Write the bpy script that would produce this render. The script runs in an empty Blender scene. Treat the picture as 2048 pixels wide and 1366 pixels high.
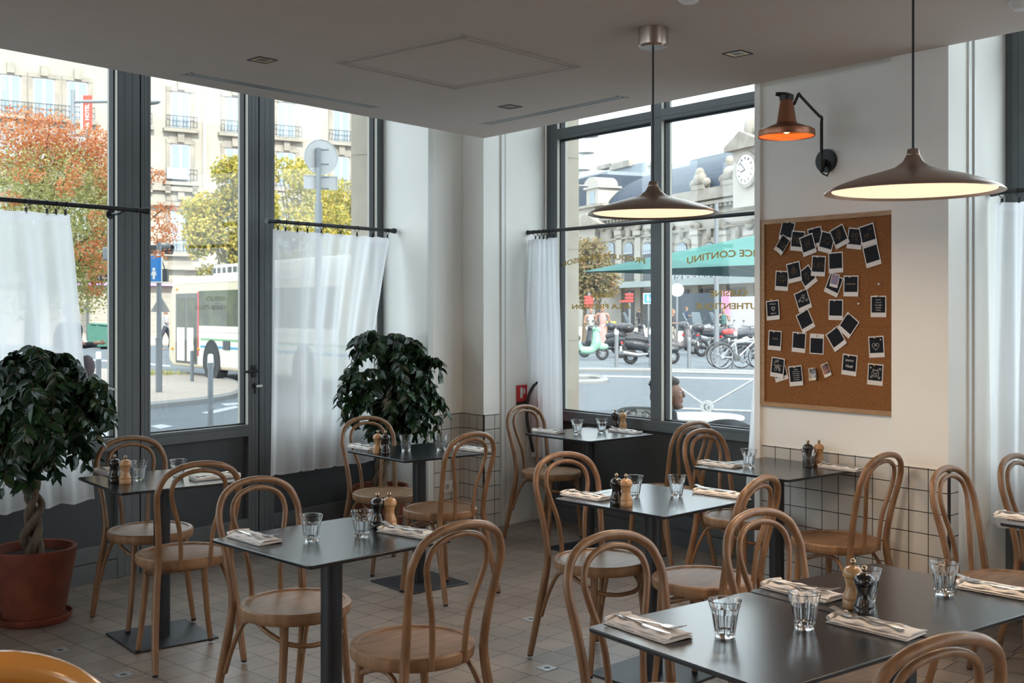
import bpy, bmesh, math, random
from mathutils import Vector, Matrix, Euler
random.seed(7)
PI = math.pi
sc = bpy.context.scene
COL = sc.collection
# ---------------------------------------------------------------- camera
H = 1.55
F = 2240.0
cam_d = bpy.data.cameras.new('camera')
cam = bpy.data.objects.new('camera', cam_d)
COL.objects.link(cam)
cam.location = (0, 0, H)
cam.rotation_euler = (PI/2, 0, 0)
cam_d.sensor_width = 36
cam_d.lens = F/2048*36
cam_d.shift_y = -61/2048
cam_d.clip_start = 0.05
cam_d.clip_end = 600
cam_d.dof.use_dof = True
cam_d.dof.focus_distance = 4.9
cam_d.dof.aperture_fstop = 9.0
sc.camera = cam
# ---------------------------------------------------------------- world, sun, exposure
W = bpy.data.worlds.new('world'); sc.world = W; W.use_nodes = True
bg = W.node_tree.nodes['Background']
bg.inputs[0].default_value = (0.84, 0.93, 1.0, 1)
bg.inputs[1].default_value = 3.1
sd = bpy.data.lights.new('sun', 'SUN'); sd.energy = 5.5; sd.angle = math.radians(0.6); sd.color = (1, 0.93, 0.82)
sun = bpy.data.objects.new('sun', sd); COL.objects.link(sun)
sun.rotation_euler = Vector((-0.30, 0.78, -0.60)).to_track_quat('-Z', 'Y').to_euler()
vs = sc.view_settings
vs.view_transform = 'Standard'; vs.look = 'None'; vs.exposure = 0.36; vs.gamma = 1; vs.use_curve_mapping = False
sc.cycles.use_denoising = True
sc.cycles.max_bounces = 9
sc.cycles.diffuse_bounces = 5
sc.cycles.transparent_max_bounces = 16
sc.cycles.transmission_bounces = 8
sc.cycles.caustics_reflective = False
sc.cycles.caustics_refractive = False
sc.cycles.sample_clamp_indirect = 6
# ---------------------------------------------------------------- projections of the photograph's frame
def gp(px, py, z=0.0):
    """point at height z seen at pixel px, py"""
    D = (H-z)*F/(py-622.0)
    return Vector(((px-1024)/F*D, D, z))
def dp(px, py, D):
    return Vector(((px-1024)/F*D, D, H-(py-622.0)/F*D))
class Fr:
    """upright plane frame: s along, n outward, z up"""
    def __init__(f, o, d, n):
        f.o = Vector((o[0], o[1], 0)); f.d = Vector((d[0], d[1], 0)).normalized(); f.n = Vector((n[0], n[1], 0)).normalized()
    def p(f, s, n, z): return f.o+f.d*s+f.n*n+Vector((0, 0, z))
    def s(f, px, n=0.0):
        k = (px-1024)/F; o = f.o+f.n*n
        return (k*o.y-o.x)/(f.d.x-k*f.d.y)
    def z(f, px, py, n=0.0):
        q = f.p(f.s(px, n), n, 0); return H-(py-622.0)/F*q.y
    def M(f): return Matrix(((f.d.x, f.n.x, 0, f.o.x), (f.d.y, f.n.y, 0, f.o.y), (0, 0, 1, 0), (0, 0, 0, 1)))
# wall A: left wall, d runs away to the right, n out to the street
a38 = math.radians(38)
FA = Fr((-2.457, 6.29), (math.sin(a38), math.cos(a38)), (-math.cos(a38), math.sin(a38)))
b38 = math.radians(38.6)
FB = Fr((1.95, 5.25), (-math.sin(b38), math.cos(b38)), (math.cos(b38), math.sin(b38)))
# ---------------------------------------------------------------- materials
MATS = {}
def mat(name, col=(.5, .5, .5), rough=.6, metal=0.0, var=0.0, vscale=30., bump=0.0, bscale=200., coat=0.0, spec=None, emit=None, estr=1.0, col2=None, stretch=None, trans=0.0, ior=1.45, detail=4):
    if name in MATS: return MATS[name]
    m = bpy.data.materials.new(name); m.use_nodes = True
    nt = m.node_tree; N = nt.nodes; L = nt.links
    b = N['Principled BSDF']
    b.inputs['Base Color'].default_value = (*col, 1)
    b.inputs['Roughness'].default_value = rough
    b.inputs['Metallic'].default_value = metal
    b.inputs['Coat Weight'].default_value = coat
    b.inputs['Coat Roughness'].default_value = .15
    if spec is not None: b.inputs['Specular IOR Level'].default_value = spec
    if trans: b.inputs['Transmission Weight'].default_value = trans; b.inputs['IOR'].default_value = ior
    if emit: b.inputs['Emission Color'].default_value = (*emit, 1); b.inputs['Emission Strength'].default_value = estr
    if var or col2 or bump:
        tc = N.new('ShaderNodeTexCoord'); mp = N.new('ShaderNodeMapping'); L.new(tc.outputs['Object'], mp.inputs[0])
        if stretch: mp.inputs['Scale'].default_value = stretch
    if var or col2:
        nz = N.new('ShaderNodeTexNoise'); nz.inputs['Scale'].default_value = vscale; nz.inputs['Detail'].default_value = detail
        L.new(mp.outputs[0], nz.inputs['Vector'])
        r = N.new('ShaderNodeValToRGB'); L.new(nz.outputs['Fac'], r.inputs[0])
        c2 = col2 or tuple(c*(1-var) for c in col); c1 = col if col2 else tuple(min(1, c*(1+var)) for c in col)
        r.color_ramp.elements[0].position = .35; r.color_ramp.elements[1].position = .65
        r.color_ramp.elements[0].color = (*c2, 1); r.color_ramp.elements[1].color = (*c1, 1)
        L.new(r.outputs[0], b.inputs['Base Color'])
    if bump:
        n2 = N.new('ShaderNodeTexNoise'); n2.inputs['Scale'].default_value = bscale; L.new(mp.outputs[0], n2.inputs['Vector'])
        bp = N.new('ShaderNodeBump'); bp.inputs['Strength'].default_value = bump; bp.inputs['Distance'].default_value = .01
        L.new(n2.outputs['Fac'], bp.inputs['Height']); L.new(bp.outputs[0], b.inputs['Normal'])
    MATS[name] = m
    return m
def brickmat(name, c1, c2, mortar, w, h, off=0.0, msize=.003, rough=.4, rot=0.0, src='UV', speck=0.0, bump=.3, spec=.5):
    m = bpy.data.materials.new(name); m.use_nodes = True
    nt = m.node_tree; N = nt.nodes; L = nt.links; b = N['Principled BSDF']
    tc = N.new('ShaderNodeTexCoord'); mp = N.new('ShaderNodeMapping'); L.new(tc.outputs[src], mp.inputs[0])
    mp.inputs['Rotation'].default_value = (0, 0, rot)
    br = N.new('ShaderNodeTexBrick'); L.new(mp.outputs[0], br.inputs['Vector'])
    br.offset = off; br.squash = 1; br.inputs['Scale'].default_value = 1
    br.inputs['Brick Width'].default_value = w; br.inputs['Row Height'].default_value = h
    br.inputs['Mortar Size'].default_value = msize; br.inputs['Mortar Smooth'].default_value = .1
    br.inputs['Color1'].default_value = (*c1, 1); br.inputs['Color2'].default_value = (*c2, 1); br.inputs['Mortar'].default_value = (*mortar, 1)
    out = br.outputs['Color']
    if speck:
        nz = N.new('ShaderNodeTexNoise'); nz.inputs['Scale'].default_value = 260; nz.inputs['Detail'].default_value = 2; L.new(tc.outputs['Object'], nz.inputs['Vector'])
        n3 = N.new('ShaderNodeTexNoise'); n3.inputs['Scale'].default_value = 2.2; n3.inputs['Detail'].default_value = 3; L.new(tc.outputs['Object'], n3.inputs['Vector'])
        ad = N.new('ShaderNodeMath'); ad.operation = 'MULTIPLY_ADD'; L.new(n3.outputs['Fac'], ad.inputs[0]); ad.inputs[1].default_value = .55; L.new(nz.outputs['Fac'], ad.inputs[2])
        mr = N.new('ShaderNodeMapRange'); L.new(ad.outputs[0], mr.inputs[0]); mr.inputs[1].default_value = .55; mr.inputs[2].default_value = 1.0; mr.inputs[3].default_value = 1-speck; mr.inputs[4].default_value = 1+speck
        mx = N.new('ShaderNodeMix'); mx.data_type = 'RGBA'; mx.blend_type = 'MULTIPLY'; mx.inputs[0].default_value = 1
        L.new(out, mx.inputs[6]); L.new(mr.outputs[0], mx.inputs[7]); out = mx.outputs[2]
    L.new(out, b.inputs['Base Color']); b.inputs['Roughness'].default_value = rough; b.inputs['Specular IOR Level'].default_value = spec
    bp = N.new('ShaderNodeBump'); bp.inputs['Strength'].default_value = bump; bp.inputs['Distance'].default_value = .004; bp.invert = True
    L.new(br.outputs['Fac'], bp.inputs['Height']); L.new(bp.outputs[0], b.inputs['Normal'])
    MATS[name] = m
    return m
def leafmat(name, cols, rough=.45, trans=.3, spec=.5):
    m = bpy.data.materials.new(name); m.use_nodes = True; nt = m.node_tree; N = nt.nodes; L = nt.links; b = N['Principled BSDF']
    g = N.new('ShaderNodeNewGeometry'); r = N.new('ShaderNodeValToRGB'); L.new(g.outputs['Random Per Island'], r.inputs[0])
    cr = r.color_ramp
    cr.elements[0].color = (*cols[0], 1); cr.elements[1].color = (*cols[-1], 1)
    for i, c in enumerate(cols[1:-1]):
        e = cr.elements.new((i+1)/(len(cols)-1)); e.color = (*c, 1)
    L.new(r.outputs[0], b.inputs['Base Color']); b.inputs['Roughness'].default_value = rough; b.inputs['Specular IOR Level'].default_value = spec
    t = N.new('ShaderNodeBsdfTranslucent'); L.new(r.outputs[0], t.inputs[0])
    mx = N.new('ShaderNodeMixShader'); mx.inputs[0].default_value = trans
    L.new(b.outputs[0], mx.inputs[1]); L.new(t.outputs[0], mx.inputs[2]); L.new(mx.outputs[0], N['Material Output'].inputs[0])
    MATS[name] = m
    return m
def sheer(name, col, op, rough=1):
    m = bpy.data.materials.new(name); m.use_nodes = True; nt = m.node_tree; N = nt.nodes; L = nt.links; N.remove(N['Principled BSDF'])
    d = N.new('ShaderNodeBsdfDiffuse'); d.inputs[0].default_value = (*col, 1)
    t = N.new('ShaderNodeBsdfTranslucent'); t.inputs[0].default_value = (*col, 1)
    x = N.new('ShaderNodeMixShader'); x.inputs[0].default_value = .56; L.new(d.outputs[0], x.inputs[1]); L.new(t.outputs[0], x.inputs[2])
    tr = N.new('ShaderNodeBsdfTransparent'); y = N.new('ShaderNodeMixShader')
    lw = N.new('ShaderNodeLayerWeight'); lw.inputs[0].default_value = .35
    mr = N.new('ShaderNodeMapRange'); L.new(lw.outputs['Facing'], mr.inputs[0]); mr.inputs[3].default_value = op; mr.inputs[4].default_value = min(1, op+.25)
    L.new(mr.outputs[0], y.inputs[0]); L.new(tr.outputs[0], y.inputs[1]); L.new(x.outputs[0], y.inputs[2])
    L.new(y.outputs[0], N['Material Output'].inputs[0]); MATS[name] = m
    return m
def panemat():
    m = bpy.data.materials.new('window glass'); m.use_nodes = True; nt = m.node_tree; N = nt.nodes; L = nt.links; N.remove(N['Principled BSDF'])
    tr = N.new('ShaderNodeBsdfTransparent'); tr.inputs[0].default_value = (.96, .985, .98, 1)
    g = N.new('ShaderNodeBsdfGlossy'); g.inputs['Roughness'].default_value = .02; g.inputs[0].default_value = (1, 1, 1, 1)
    fr = N.new('ShaderNodeFresnel'); ge = N.new('ShaderNodeNewGeometry'); mr = N.new('ShaderNodeMapRange')
    mr.inputs[3].default_value = 1.35; mr.inputs[4].default_value = 1/1.35; L.new(ge.outputs['Backfacing'], mr.inputs[0]); L.new(mr.outputs[0], fr.inputs[0])
    y = N.new('ShaderNodeMixShader'); L.new(fr.outputs[0], y.inputs[0]); L.new(tr.outputs[0], y.inputs[1]); L.new(g.outputs[0], y.inputs[2])
    L.new(y.outputs[0], N['Material Output'].inputs[0]); MATS['window glass'] = m
    return m
GLASS = panemat()
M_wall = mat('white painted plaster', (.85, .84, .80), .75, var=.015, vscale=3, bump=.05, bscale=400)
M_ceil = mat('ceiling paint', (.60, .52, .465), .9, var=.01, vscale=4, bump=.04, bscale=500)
M_frame = mat('slate grey window frame', (.105, .120, .130), .45, var=.04, vscale=8)
M_panel = mat('dark grey panel', (.045, .053, .061), .5, var=.05, vscale=5)
M_gasket = mat('black gasket', (.012, .012, .015), .6)
M_groove = mat('frame groove', (.055, .062, .068), .6)
M_strip = mat('pale edge strip', (.5, .48, .42), .5)
M_black = mat('black metal', (.018, .019, .021), .45, metal=0.2)
M_lam = mat('black laminate', (.010, .012, .016), .21, var=.08, vscale=60, bump=.008, bscale=900, spec=.52)
M_base = mat('black powder coat', (.016, .019, .025), .42, bump=.08, bscale=900)
M_wood = mat('bent beech', (.265, .145, .072), .40, col2=(.17, .088, .042), vscale=6, stretch=(5, 5, 1.2), coat=.15, bump=.03, bscale=60, detail=6)
M_seat = mat('beech seat', (.31, .18, .098), .46, col2=(.21, .116, .060), vscale=5, stretch=(1.4, 9, 1), coat=.0, detail=6)
M_terra = mat('terracotta', (.22, .058, .030), .75, col2=(.14, .036, .022), vscale=9, bump=.15, bscale=80)
M_linen = mat('linen napkin', (.80, .77, .75), .9, var=.03, vscale=60, bump=.25, bscale=260)
M_steel = mat('polished steel', (.62, .60, .58), .22, metal=1)
M_clear = mat('tumbler glass', (.97, .99, 1), .0, trans=1.0, ior=1.47, spec=.5)
M_millb = mat('black lacquered wood', (.012, .011, .012), .18, coat=.5)
M_millw = mat('pale turned wood', (.50, .29, .14), .3, var=.12, vscale=25, coat=.3)
M_knob = mat('bronze knob', (.40, .31, .22), .25, metal=1)
M_white = mat('white plastic', (.72, .72, .71), .35)
M_black_edge = mat('black grout', (.01, .01, .012), .6)
M_tile = brickmat('white wall tile', (.60, .585, .555), (.57, .55, .515), (.012, .012, .014), .101, .101, msize=.0022, rough=.22, bump=.25)
M_floor = brickmat('speckled floor tile', (.275, .225, .188), (.22, .182, .158), (.018, .016, .015), .156, .156, off=.12, msize=.0022, rough=.38, rot=math.radians(-42.2-90+90+84.4), src='Object', speck=.38, bump=.35)
M_sheer = sheer('sheer curtain', (.93, .945, .96), .80)
M_hem = sheer('sheer curtain hem', (.88, .88, .91), .93)
# ---------------------------------------------------------------- mesh helper
class MB:
    def __init__(s): s.v = []; s.f = []; s.M = Matrix.Identity(4); s.uv = []
    def add(s, vs, fs, M=None):
        T = s.M @ M if M is not None else s.M
        k = len(s.v); s.v += [tuple(T @ Vector(v)) for v in vs]; s.f += [tuple(i+k for i in f) for f in fs]; return s
    def box(s, x0, x1, y0, y1, z0, z1, M=None):
        v = [(x, y, z) for z in (z0, z1) for y in (y0, y1) for x in (x0, x1)]
        return s.add(v, [(0, 2, 3, 1), (4, 5, 7, 6), (0, 1, 5, 4), (2, 6, 7, 3), (0, 4, 6, 2), (1, 3, 7, 5)], M)
    def prism(s, pts, z0, z1, M=None):
        n = len(pts); v = [(p[0], p[1], z0) for p in pts]+[(p[0], p[1], z1) for p in pts]
        return s.add(v, [tuple(range(n))[::-1], tuple(range(n, 2*n))]+[(i, (i+1) % n, n+(i+1) % n, n+i) for i in range(n)], M)
    def lathe(s, prof, seg=24, M=None, cap=True):
        v = []; f = []; m = len(prof)
        for i in range(seg):
            a = 2*PI*i/seg
            for r, z in prof: v.append((r*math.cos(a), r*math.sin(a), z))
        for i in range(seg):
            j = (i+1) % seg
            for k in range(m-1): f.append((i*m+k, j*m+k, j*m+k+1, i*m+k+1))
        if cap:
            if prof[0][0] > 1e-5: f.append(tuple(i*m for i in range(seg))[::-1])
            if prof[-1][0] > 1e-5: f.append(tuple(i*m+m-1 for i in range(seg)))
        return s.add(v, f, M)
    def tube(s, pts, r, seg=10, M=None, cap=True, closed=False, flat=1.0):
        P = [Vector(p) for p in pts]; n = len(P)
        R = r if isinstance(r, (list, tuple)) else [r]*n
        v = []; f = []; up = None
        for i in range(n):
            if closed: t = (P[(i+1) % n]-P[i-1])
            else: t = P[min(i+1, n-1)]-P[max(i-1, 0)]
            if t.length < 1e-9: t = Vector((0, 0, 1))
            t.normalize()
            if up is None:
                up = Vector((0, 0, 1)) if abs(t.z) < .9 else Vector((1, 0, 0))
                up = (up-t*up.dot(t)).normalized()
            else:
                up = up-t*up.dot(t)
                up = up.normalized() if up.length > 1e-6 else t.orthogonal().normalized()
            w = t.cross(up)
            for k in range(seg):
                a = 2*PI*k/seg
                v.append(P[i]+(up*math.cos(a)*flat+w*math.sin(a))*R[i])
        for i in range(n if closed else n-1):
            j = (i+1) % n
            for k in range(seg):
                l = (k+1) % seg; f.append((i*seg+k, i*seg+l, j*seg+l, j*seg+k))
        if cap and not closed:
            f.append(tuple(range(seg))[::-1]); f.append(tuple((n-1)*seg+k for k in range(seg)))
        return s.add(v, f, M)
    def ball(s, c, r, seg=12, rings=8, M=None):
        if not isinstance(r, (tuple, list)): r = (r, r, r)
        v = []; f = []
        for i in range(rings+1):
            a = PI*i/rings
            for k in range(seg):
                b = 2*PI*k/seg; v.append((c[0]+r[0]*math.sin(a)*math.cos(b), c[1]+r[1]*math.sin(a)*math.sin(b), c[2]-r[2]*math.cos(a)))
        for i in range(rings):
            for k in range(seg):
                l = (k+1) % seg; f.append((i*seg+k, i*seg+l, (i+1)*seg+l, (i+1)*seg+k))
        return s.add(v, f, M)
    def cyl(s, p0, p1, r, seg=16, M=None): return s.tube([p0, p1], r, seg, M)
    def build(s, name, m, parent=None, smooth=True, bevel=0, kind=None, label=None, angle=40, mods=None):
        me = bpy.data.meshes.new(name); me.from_pydata(s.v, [], s.f); me.validate()
        bm = bmesh.new(); bm.from_mesh(me); bmesh.ops.remove_doubles(bm, verts=bm.verts, dist=1e-6)
        if not getattr(s, 'keepn', False): bmesh.ops.recalc_face_normals(bm, faces=bm.faces)
        bm.to_mesh(me); bm.free()
        if smooth:
            for p in me.polygons: p.use_smooth = True
            me.set_sharp_from_angle(angle=math.radians(angle))
        me.materials.append(m)
        o = bpy.data.objects.new(name, me); COL.objects.link(o)
        if parent is not None: o.parent = parent
        if bevel:
            b = o.modifiers.new('bevel', 'BEVEL'); b.width = bevel; b.segments = 2; b.limit_method = 'ANGLE'
        if kind: o['kind'] = kind
        if label: o['label'] = label
        return o
def thing(name, label, cat, loc=(0, 0, 0), rz=0.0, group=None):
    o = bpy.data.objects.new(name, None); COL.objects.link(o); o.location = loc; o.rotation_euler = (0, 0, rz)
    o.empty_display_size = .05
    o['label'] = label; o['category'] = cat
    if group: o['group'] = group
    return o
def tag(o, label, cat, group=None):
    o['label'] = label; o['category'] = cat
    if group: o['group'] = group
    return o
def dup(root, loc=None, rz=None, label=None, group=None):
    r = root.copy(); COL.objects.link(r)
    if loc is not None: r.location = loc
    if rz is not None: r.rotation_euler = (0, 0, rz)
    if label: r['label'] = label
    if group: r['group'] = group
    for ch in list(root.children):
        c = ch.copy(); COL.objects.link(c); c.parent = r
        for g in list(ch.children):
            d = g.copy(); COL.objects.link(d); d.parent = c
    return r
def spline(P, n=8, closed=False):
    P = [Vector(p) for p in P]; out = []; m = len(P)
    Q = [P[-1]]+P+[P[0], P[1]] if closed else [P[0]*2-P[1]]+P+[P[-1]*2-P[-2]]
    for i in range(1, m+1 if closed else m):
        a, b, c, d = Q[i-1:i+3]
        for j in range(n):
            t = j/n; out.append(.5*((2*b)+(c-a)*t+(2*a-5*b+4*c-d)*t*t+(3*b-a-3*c+d)*t**3))
    if not closed: out.append(P[-1])
    return out
def text_geo(s, size, ext=0.0, align='CENTER', off=0.0):
    cu = bpy.data.curves.new('t', 'FONT'); cu.body = s; cu.size = size; cu.extrude = ext; cu.align_x = align; cu.resolution_u = 3; cu.offset = off
    o = bpy.data.objects.new('t', cu); COL.objects.link(o)
    dg = bpy.context.evaluated_depsgraph_get(); me = bpy.data.meshes.new_from_object(o.evaluated_get(dg))
    v = [tuple(x.co) for x in me.vertices]; f = [tuple(p.vertices) for p in me.polygons]
    bpy.data.objects.remove(o); bpy.data.curves.remove(cu); bpy.data.meshes.remove(me)
    return v, f
def slab(fr, s0, s1, n0, n1, z0, z1, mb=None):
    mb = mb or MB(); M0 = mb.M; mb.M = M0 @ fr.M(); mb.box(s0, s1, n0, n1, z0, z1); mb.M = M0; return mb
def uvquads(name, quads, m, parent=None, kind=None):
    """quads: (corner, along vector, length, z0, z1): thin tiled facings with uv in metres"""
    vs_ = []; fs = []; uvs = []
    for c, d, L_, z0, z1, u0 in quads:
        c = Vector(c); d = Vector(d).normalized(); k = len(vs_)
        for a, z in ((0, z0), (L_, z0), (L_, z1), (0, z1)):
            q = c+d*a; vs_.append((q.x, q.y, z)); uvs.append((a+u0, z+.0))
        fs.append((k, k+1, k+2, k+3))
    me = bpy.data.meshes.new(name); me.from_pydata(vs_, [], fs); uvl = me.uv_layers.new(name='uv')
    for p in me.polygons:
        for li in p.loop_indices: uvl.data[li].uv = uvs[me.loops[li].vertex_index]
    me.materials.append(m); o = bpy.data.objects.new(name, me); COL.objects.link(o)
    sol = o.modifiers.new('solid', 'SOLIDIFY'); sol.thickness = .012; sol.offset = 0
    if parent: o.parent = parent
    if kind: o['kind'] = kind
    return o
# ================================================================ the room
def st(mb, name, m, **k): return mb.build(name, m, kind='structure', **k)
fl = MB(); fl.prism([(-6.9, -6), (7.6, -6), (6.2, 1.6), (.0, 9.0), (-.3, 9.0), (-6.6, 1.6)], -.1, 0)
fl.v = [tuple(v) for v in fl.v]
st(fl, 'floor', M_floor, smooth=False)
CZ = 2.775
E0 = FB.p(3.449, 0, 0)
def along(p, d, t): return p+Vector((d[0], d[1], 0)).normalized()*t
cA = along(E0, (-.627, -.779), 13)
cB = FB.p(-9, 0, 0)
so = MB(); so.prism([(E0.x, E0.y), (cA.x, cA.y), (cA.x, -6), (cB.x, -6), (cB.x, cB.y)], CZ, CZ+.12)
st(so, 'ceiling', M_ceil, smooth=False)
up = MB(); up.prism([(-7.4, -6), (8.0, -6), (6.6, 2.2), (-.288, 9.7), (-7.2, 2)], 4.25, 4.4)
st(up, 'ceiling_upper', M_wall, smooth=False)
# storeys of the house above, they shade the street
ob = MB(); ob.prism([(-7.4, -9), (8.4, -9), (6.9, .55), (-.288, 9.616), (-7.1, .9)], 4.42, 17)
st(ob, 'wall_upper_storeys', mat('pale limestone', (.62, .56, .46), .85, var=.06, vscale=3), smooth=False)
bk = MB(); bk.box(-7.2, 8.2, -6.15, -6, 0, 4.25)
st(bk, 'wall_back', mat('warm back wall', (.36, .30, .25), .8), smooth=False)
M_stone = mat('limestone pier', (.60, .53, .42), .85, col2=(.52, .455, .36), vscale=4, bump=.1, bscale=60)
# --- corner pier
R1 = Vector((.248, 8.40, 0)); WE = Vector((-.944, 8.226, 0))
I925 = Vector((-.36, 8.15, 0)); I861 = Vector((-.574, 7.88, 0))
pier = MB()
pier.prism([(E0.x, E0.y), (R1.x, R1.y), (R1.x+.01, R1.y+.06), (-.288, 9.2), (WE.x-.01, WE.y+.06), (WE.x, WE.y), (-.597, 7.868), (I861.x, I861.y), (I925.x, I925.y)], 0, 4.25)
st(pier, 'wall_corner', M_wall, smooth=False)
po = MB()
po.prism([(R1.x+.02, R1.y+.07), (R1.x+.266, R1.y+.212), (-.288, 9.616), (WE.x-.268, WE.y+.209), (WE.x-.02, WE.y+.07), (-.288, 9.1)], -.1, 4.4)
for z in (.45, 1.15, 1.85, 2.55, 3.1):
    pass
st(po, 'wall_corner_outer', M_stone, smooth=False)
tr = MB()
for z in (.1, .62, 1.32, 2.02, 2.72, 3.42):   # masonry joints as slim grooves' shadow lines
    tr.prism([(R1.x+.266+.003, R1.y+.212), (-.288, 9.62), (WE.x-.268-.003, WE.y+.209), (WE.x-.12, WE.y+.12), (R1.x+.12, R1.y+.12)], z, z+.006)
st(tr, 'trim_pier_joints', mat('mortar joint', (.42, .37, .29), .9), smooth=False)
# --- pier carrying the cork board
pier2 = MB(); pier2.M = FB.M()
pier2.prism([(-.103, 0), (.193, 0), (.193, .142), (1.085, .142), (1.085, .118), (1.122, .118), (1.122, .70), (-.03, .70)], 0, 4.25)
st(pier2, 'wall_board', M_wall, smooth=False)
pb = MB(); pb.M = FB.M(); pb.prism([(.10, .70), (1.0, .70), (1.0, .99), (.10, .99)], -.1, 4.4)
st(pb, 'wall_board_outer', M_stone, smooth=False)
# white upright trims beside the reveals
tm = MB()
dR = Vector((.707, .707, 0)); nR = Vector((.707, -.707, 0))
def trimbox(base, t0, t1, off, z1=4.2):
    p = base+dR*t0; q = base+dR*t1
    tm.prism([(p.x+nR.x*-.01, p.y+nR.y*-.01), (p.x+nR.x*off, p.y+nR.y*off), (q.x+nR.x*off, q.y+nR.y*off), (q.x+nR.x*-.01, q.y+nR.y*-.01)], 0, z1)
trimbox(E0, .168, .20, .012); trimbox(E0, .215, .225, .006)
PR = FB.p(-.103, 0, 0)
trimbox(PR, .20, .235, .012); trimbox(PR, .245, .26, .02)
dA = (I861-I925).normalized()
tm.prism([(-.60, 7.87), (-.588, 7.858), (-.556, 7.888), (-.568, 7.90)], 0, 4.2)
st(tm, 'trim_1', mat('white gloss trim', (.70, .71, .69), .4), smooth=False)
# tiles
Z1 = .813
off_ = .004
nA_ = Vector((-dA.y, dA.x, 0)); nA_ = nA_ if nA_.y < 0 else -nA_
nBi = -FB.n
q = []
p0 = I861+nA_*off_+(I925-I861).normalized()*.035; d0 = (I925-I861); q.append((p0, d0, d0.length-.035, 0, Z1, .03))
d1_ = (E0-I925); q.append((I925+nBi*off_, d1_, d1_.length, 0, Z1, .005))
q.append((E0+nR*off_, dR, .151, 0, Z1, .0))
uvquads('wall_corner_tiles', q, M_tile, kind='structure')
q = [(FB.p(.193, .142-off_, 0), FB.d, .892, 0, Z1, .01), (FB.p(-.103, -off_, 0), FB.d, .296, 0, Z1, .005), (PR+nR*off_, dR, .089, 0, Z1, 0)]
uvquads('wall_board_tiles', q, M_tile, kind='structure')
be = MB()
for c in (E0, PR, FB.p(.193, 0, 0)):
    be.prism([(c.x-.007, c.y-.002), (c.x+.001, c.y-.011), (c.x+.009, c.y), (c.x+.001, c.y+.006)], 0, Z1)
st(be, 'trim_2', M_black_edge, smooth=False)
# --- access panel, vents, downlights in the soffit
def cz(px, py, dz=0): return gp_c(px, py, CZ-dz)
def gp_c(px, py, z):
    D = (z-H)*F/(622-py); return Vector(((px-1024)/F*D, D, z))
c4 = [gp_c(x, y, CZ) for x, y in ((667, 124), (925, 68), (1163, 132), (910, 177))]
hp = MB(); cen = sum(c4, Vector())/4
for i in range(4):
    a, b = c4[i], c4[(i+1) % 4]
    d = (b-a).normalized(); w = (cen-(a+b)/2); w = (w-d*w.dot(d)).normalized()
    hp.prism([(a.x, a.y), (b.x, b.y), (b.x+w.x*.010, b.y+w.y*.010), (a.x+w.x*.010, a.y+w.y*.010)], CZ-.006, CZ+.001)
    hp.prism([(a.x+w.x*.05, a.y+w.y*.05), (b.x+w.x*.05, b.y+w.y*.05), (b.x+w.x*.053, b.y+w.y*.053), (a.x+w.x*.053, a.y+w.y*.053)], CZ-.003, CZ+.001)
tag(hp.build('access_panel', mat('panel edge', (.43, .39, .36), .85), smooth=False), 'square flush access panel in the middle of the grey ceiling', 'panel')
def vent(p, q_, w, label):
    d = (q_-p).normalized(); n = Vector((-d.y, d.x, 0)); t = thing('ceiling_vent', label, 'vent', p)
    L_ = (q_-p).length
    M = Matrix(((d.x, n.x, 0, 0), (d.y, n.y, 0, 0), (0, 0, 1, 0), (0, 0, 0, 1)))
    m1 = MB(); m1.M = M
    m1.box(0, L_, -w/2, -w/2+.012, -.0012, .002); m1.box(0, L_, w/2-.012, w/2, -.0012, .002); m1.box(0, L_, -.008, .008, -.0012, .002); m1.box(0, .02, -w/2, w/2, -.0012, .002); m1.box(L_-.02, L_, -w/2, w/2, -.0012, .002)
    m1.build('vent_frame', mat('vent frame', (.55, .52, .49), .6), t, smooth=False)
    for s_ in (-1, 1):
        m2 = MB(); m2.M = M; m2.box(.02, L_-.02, (.008 if s_ > 0 else -w/2+.012), (w/2-.012 if s_ > 0 else -.008), -.0010, -.0002)
        m2.build('slot', M_black, t, smooth=False)
vent(gp_c(371, 147, CZ), gp_c(752, 215, CZ), .085, 'long twin-slot air vent in the ceiling by the glazed door wall')
vent(gp_c(968, 249, CZ), gp_c(1247, 193, CZ), .085, 'long twin-slot air vent in the ceiling by the lettered window')
M_gold = mat('brushed gold reflector', (.75, .48, .22), .35, metal=1)
def downlight(px, py, label, on):
    c = gp_c(px, py, CZ); t = thing('downlight', label, 'downlight', c, math.radians(38.6+90-90))
    t.rotation_euler = (0, 0, math.radians(45))
    h = .053; fr_ = MB(); 
    for x0, x1, y0, y1 in ((-h, h, -h, -h+.006), (-h, h, h-.006, h), (-h, -h+.006, -h, h), (h-.006, h, -h, h)): fr_.box(x0, x1, y0, y1, -.004, .001)
    fr_.build('bezel', M_black, t, smooth=False)
    r = MB(); k = h-.006
    r.add([(-k, -k, -.002), (k, -k, -.002), (k, k, -.002), (-k, k, -.002), (-.6*k, -.6*k, -.0012), (.6*k, -.6*k, -.0012), (.6*k, .6*k, -.0012), (-.6*k, .6*k, -.0012)], [(0, 1, 5, 4), (1, 2, 6, 5), (2, 3, 7, 6), (3, 0, 4, 7)])
    r.build('reflector', M_gold if on else mat('dark reflector', (.16, .06, .05), .5), t, smooth=False)
    l = MB(); l.box(-.6*k, .6*k, -.6*k, .6*k, -.0012, -.001); l.build('lens', mat('dark lens', (.10, .06, .03), .4), t, smooth=False)
downlight(525, 119.5, 'square recessed downlight in the ceiling beside the long vent over the door side', True)
downlight(1475, 107, 'square recessed downlight in the ceiling between the two pendant lamps', True)
downlight(1020, 213, 'square recessed downlight near the inner corner of the dropped ceiling', False)
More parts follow.
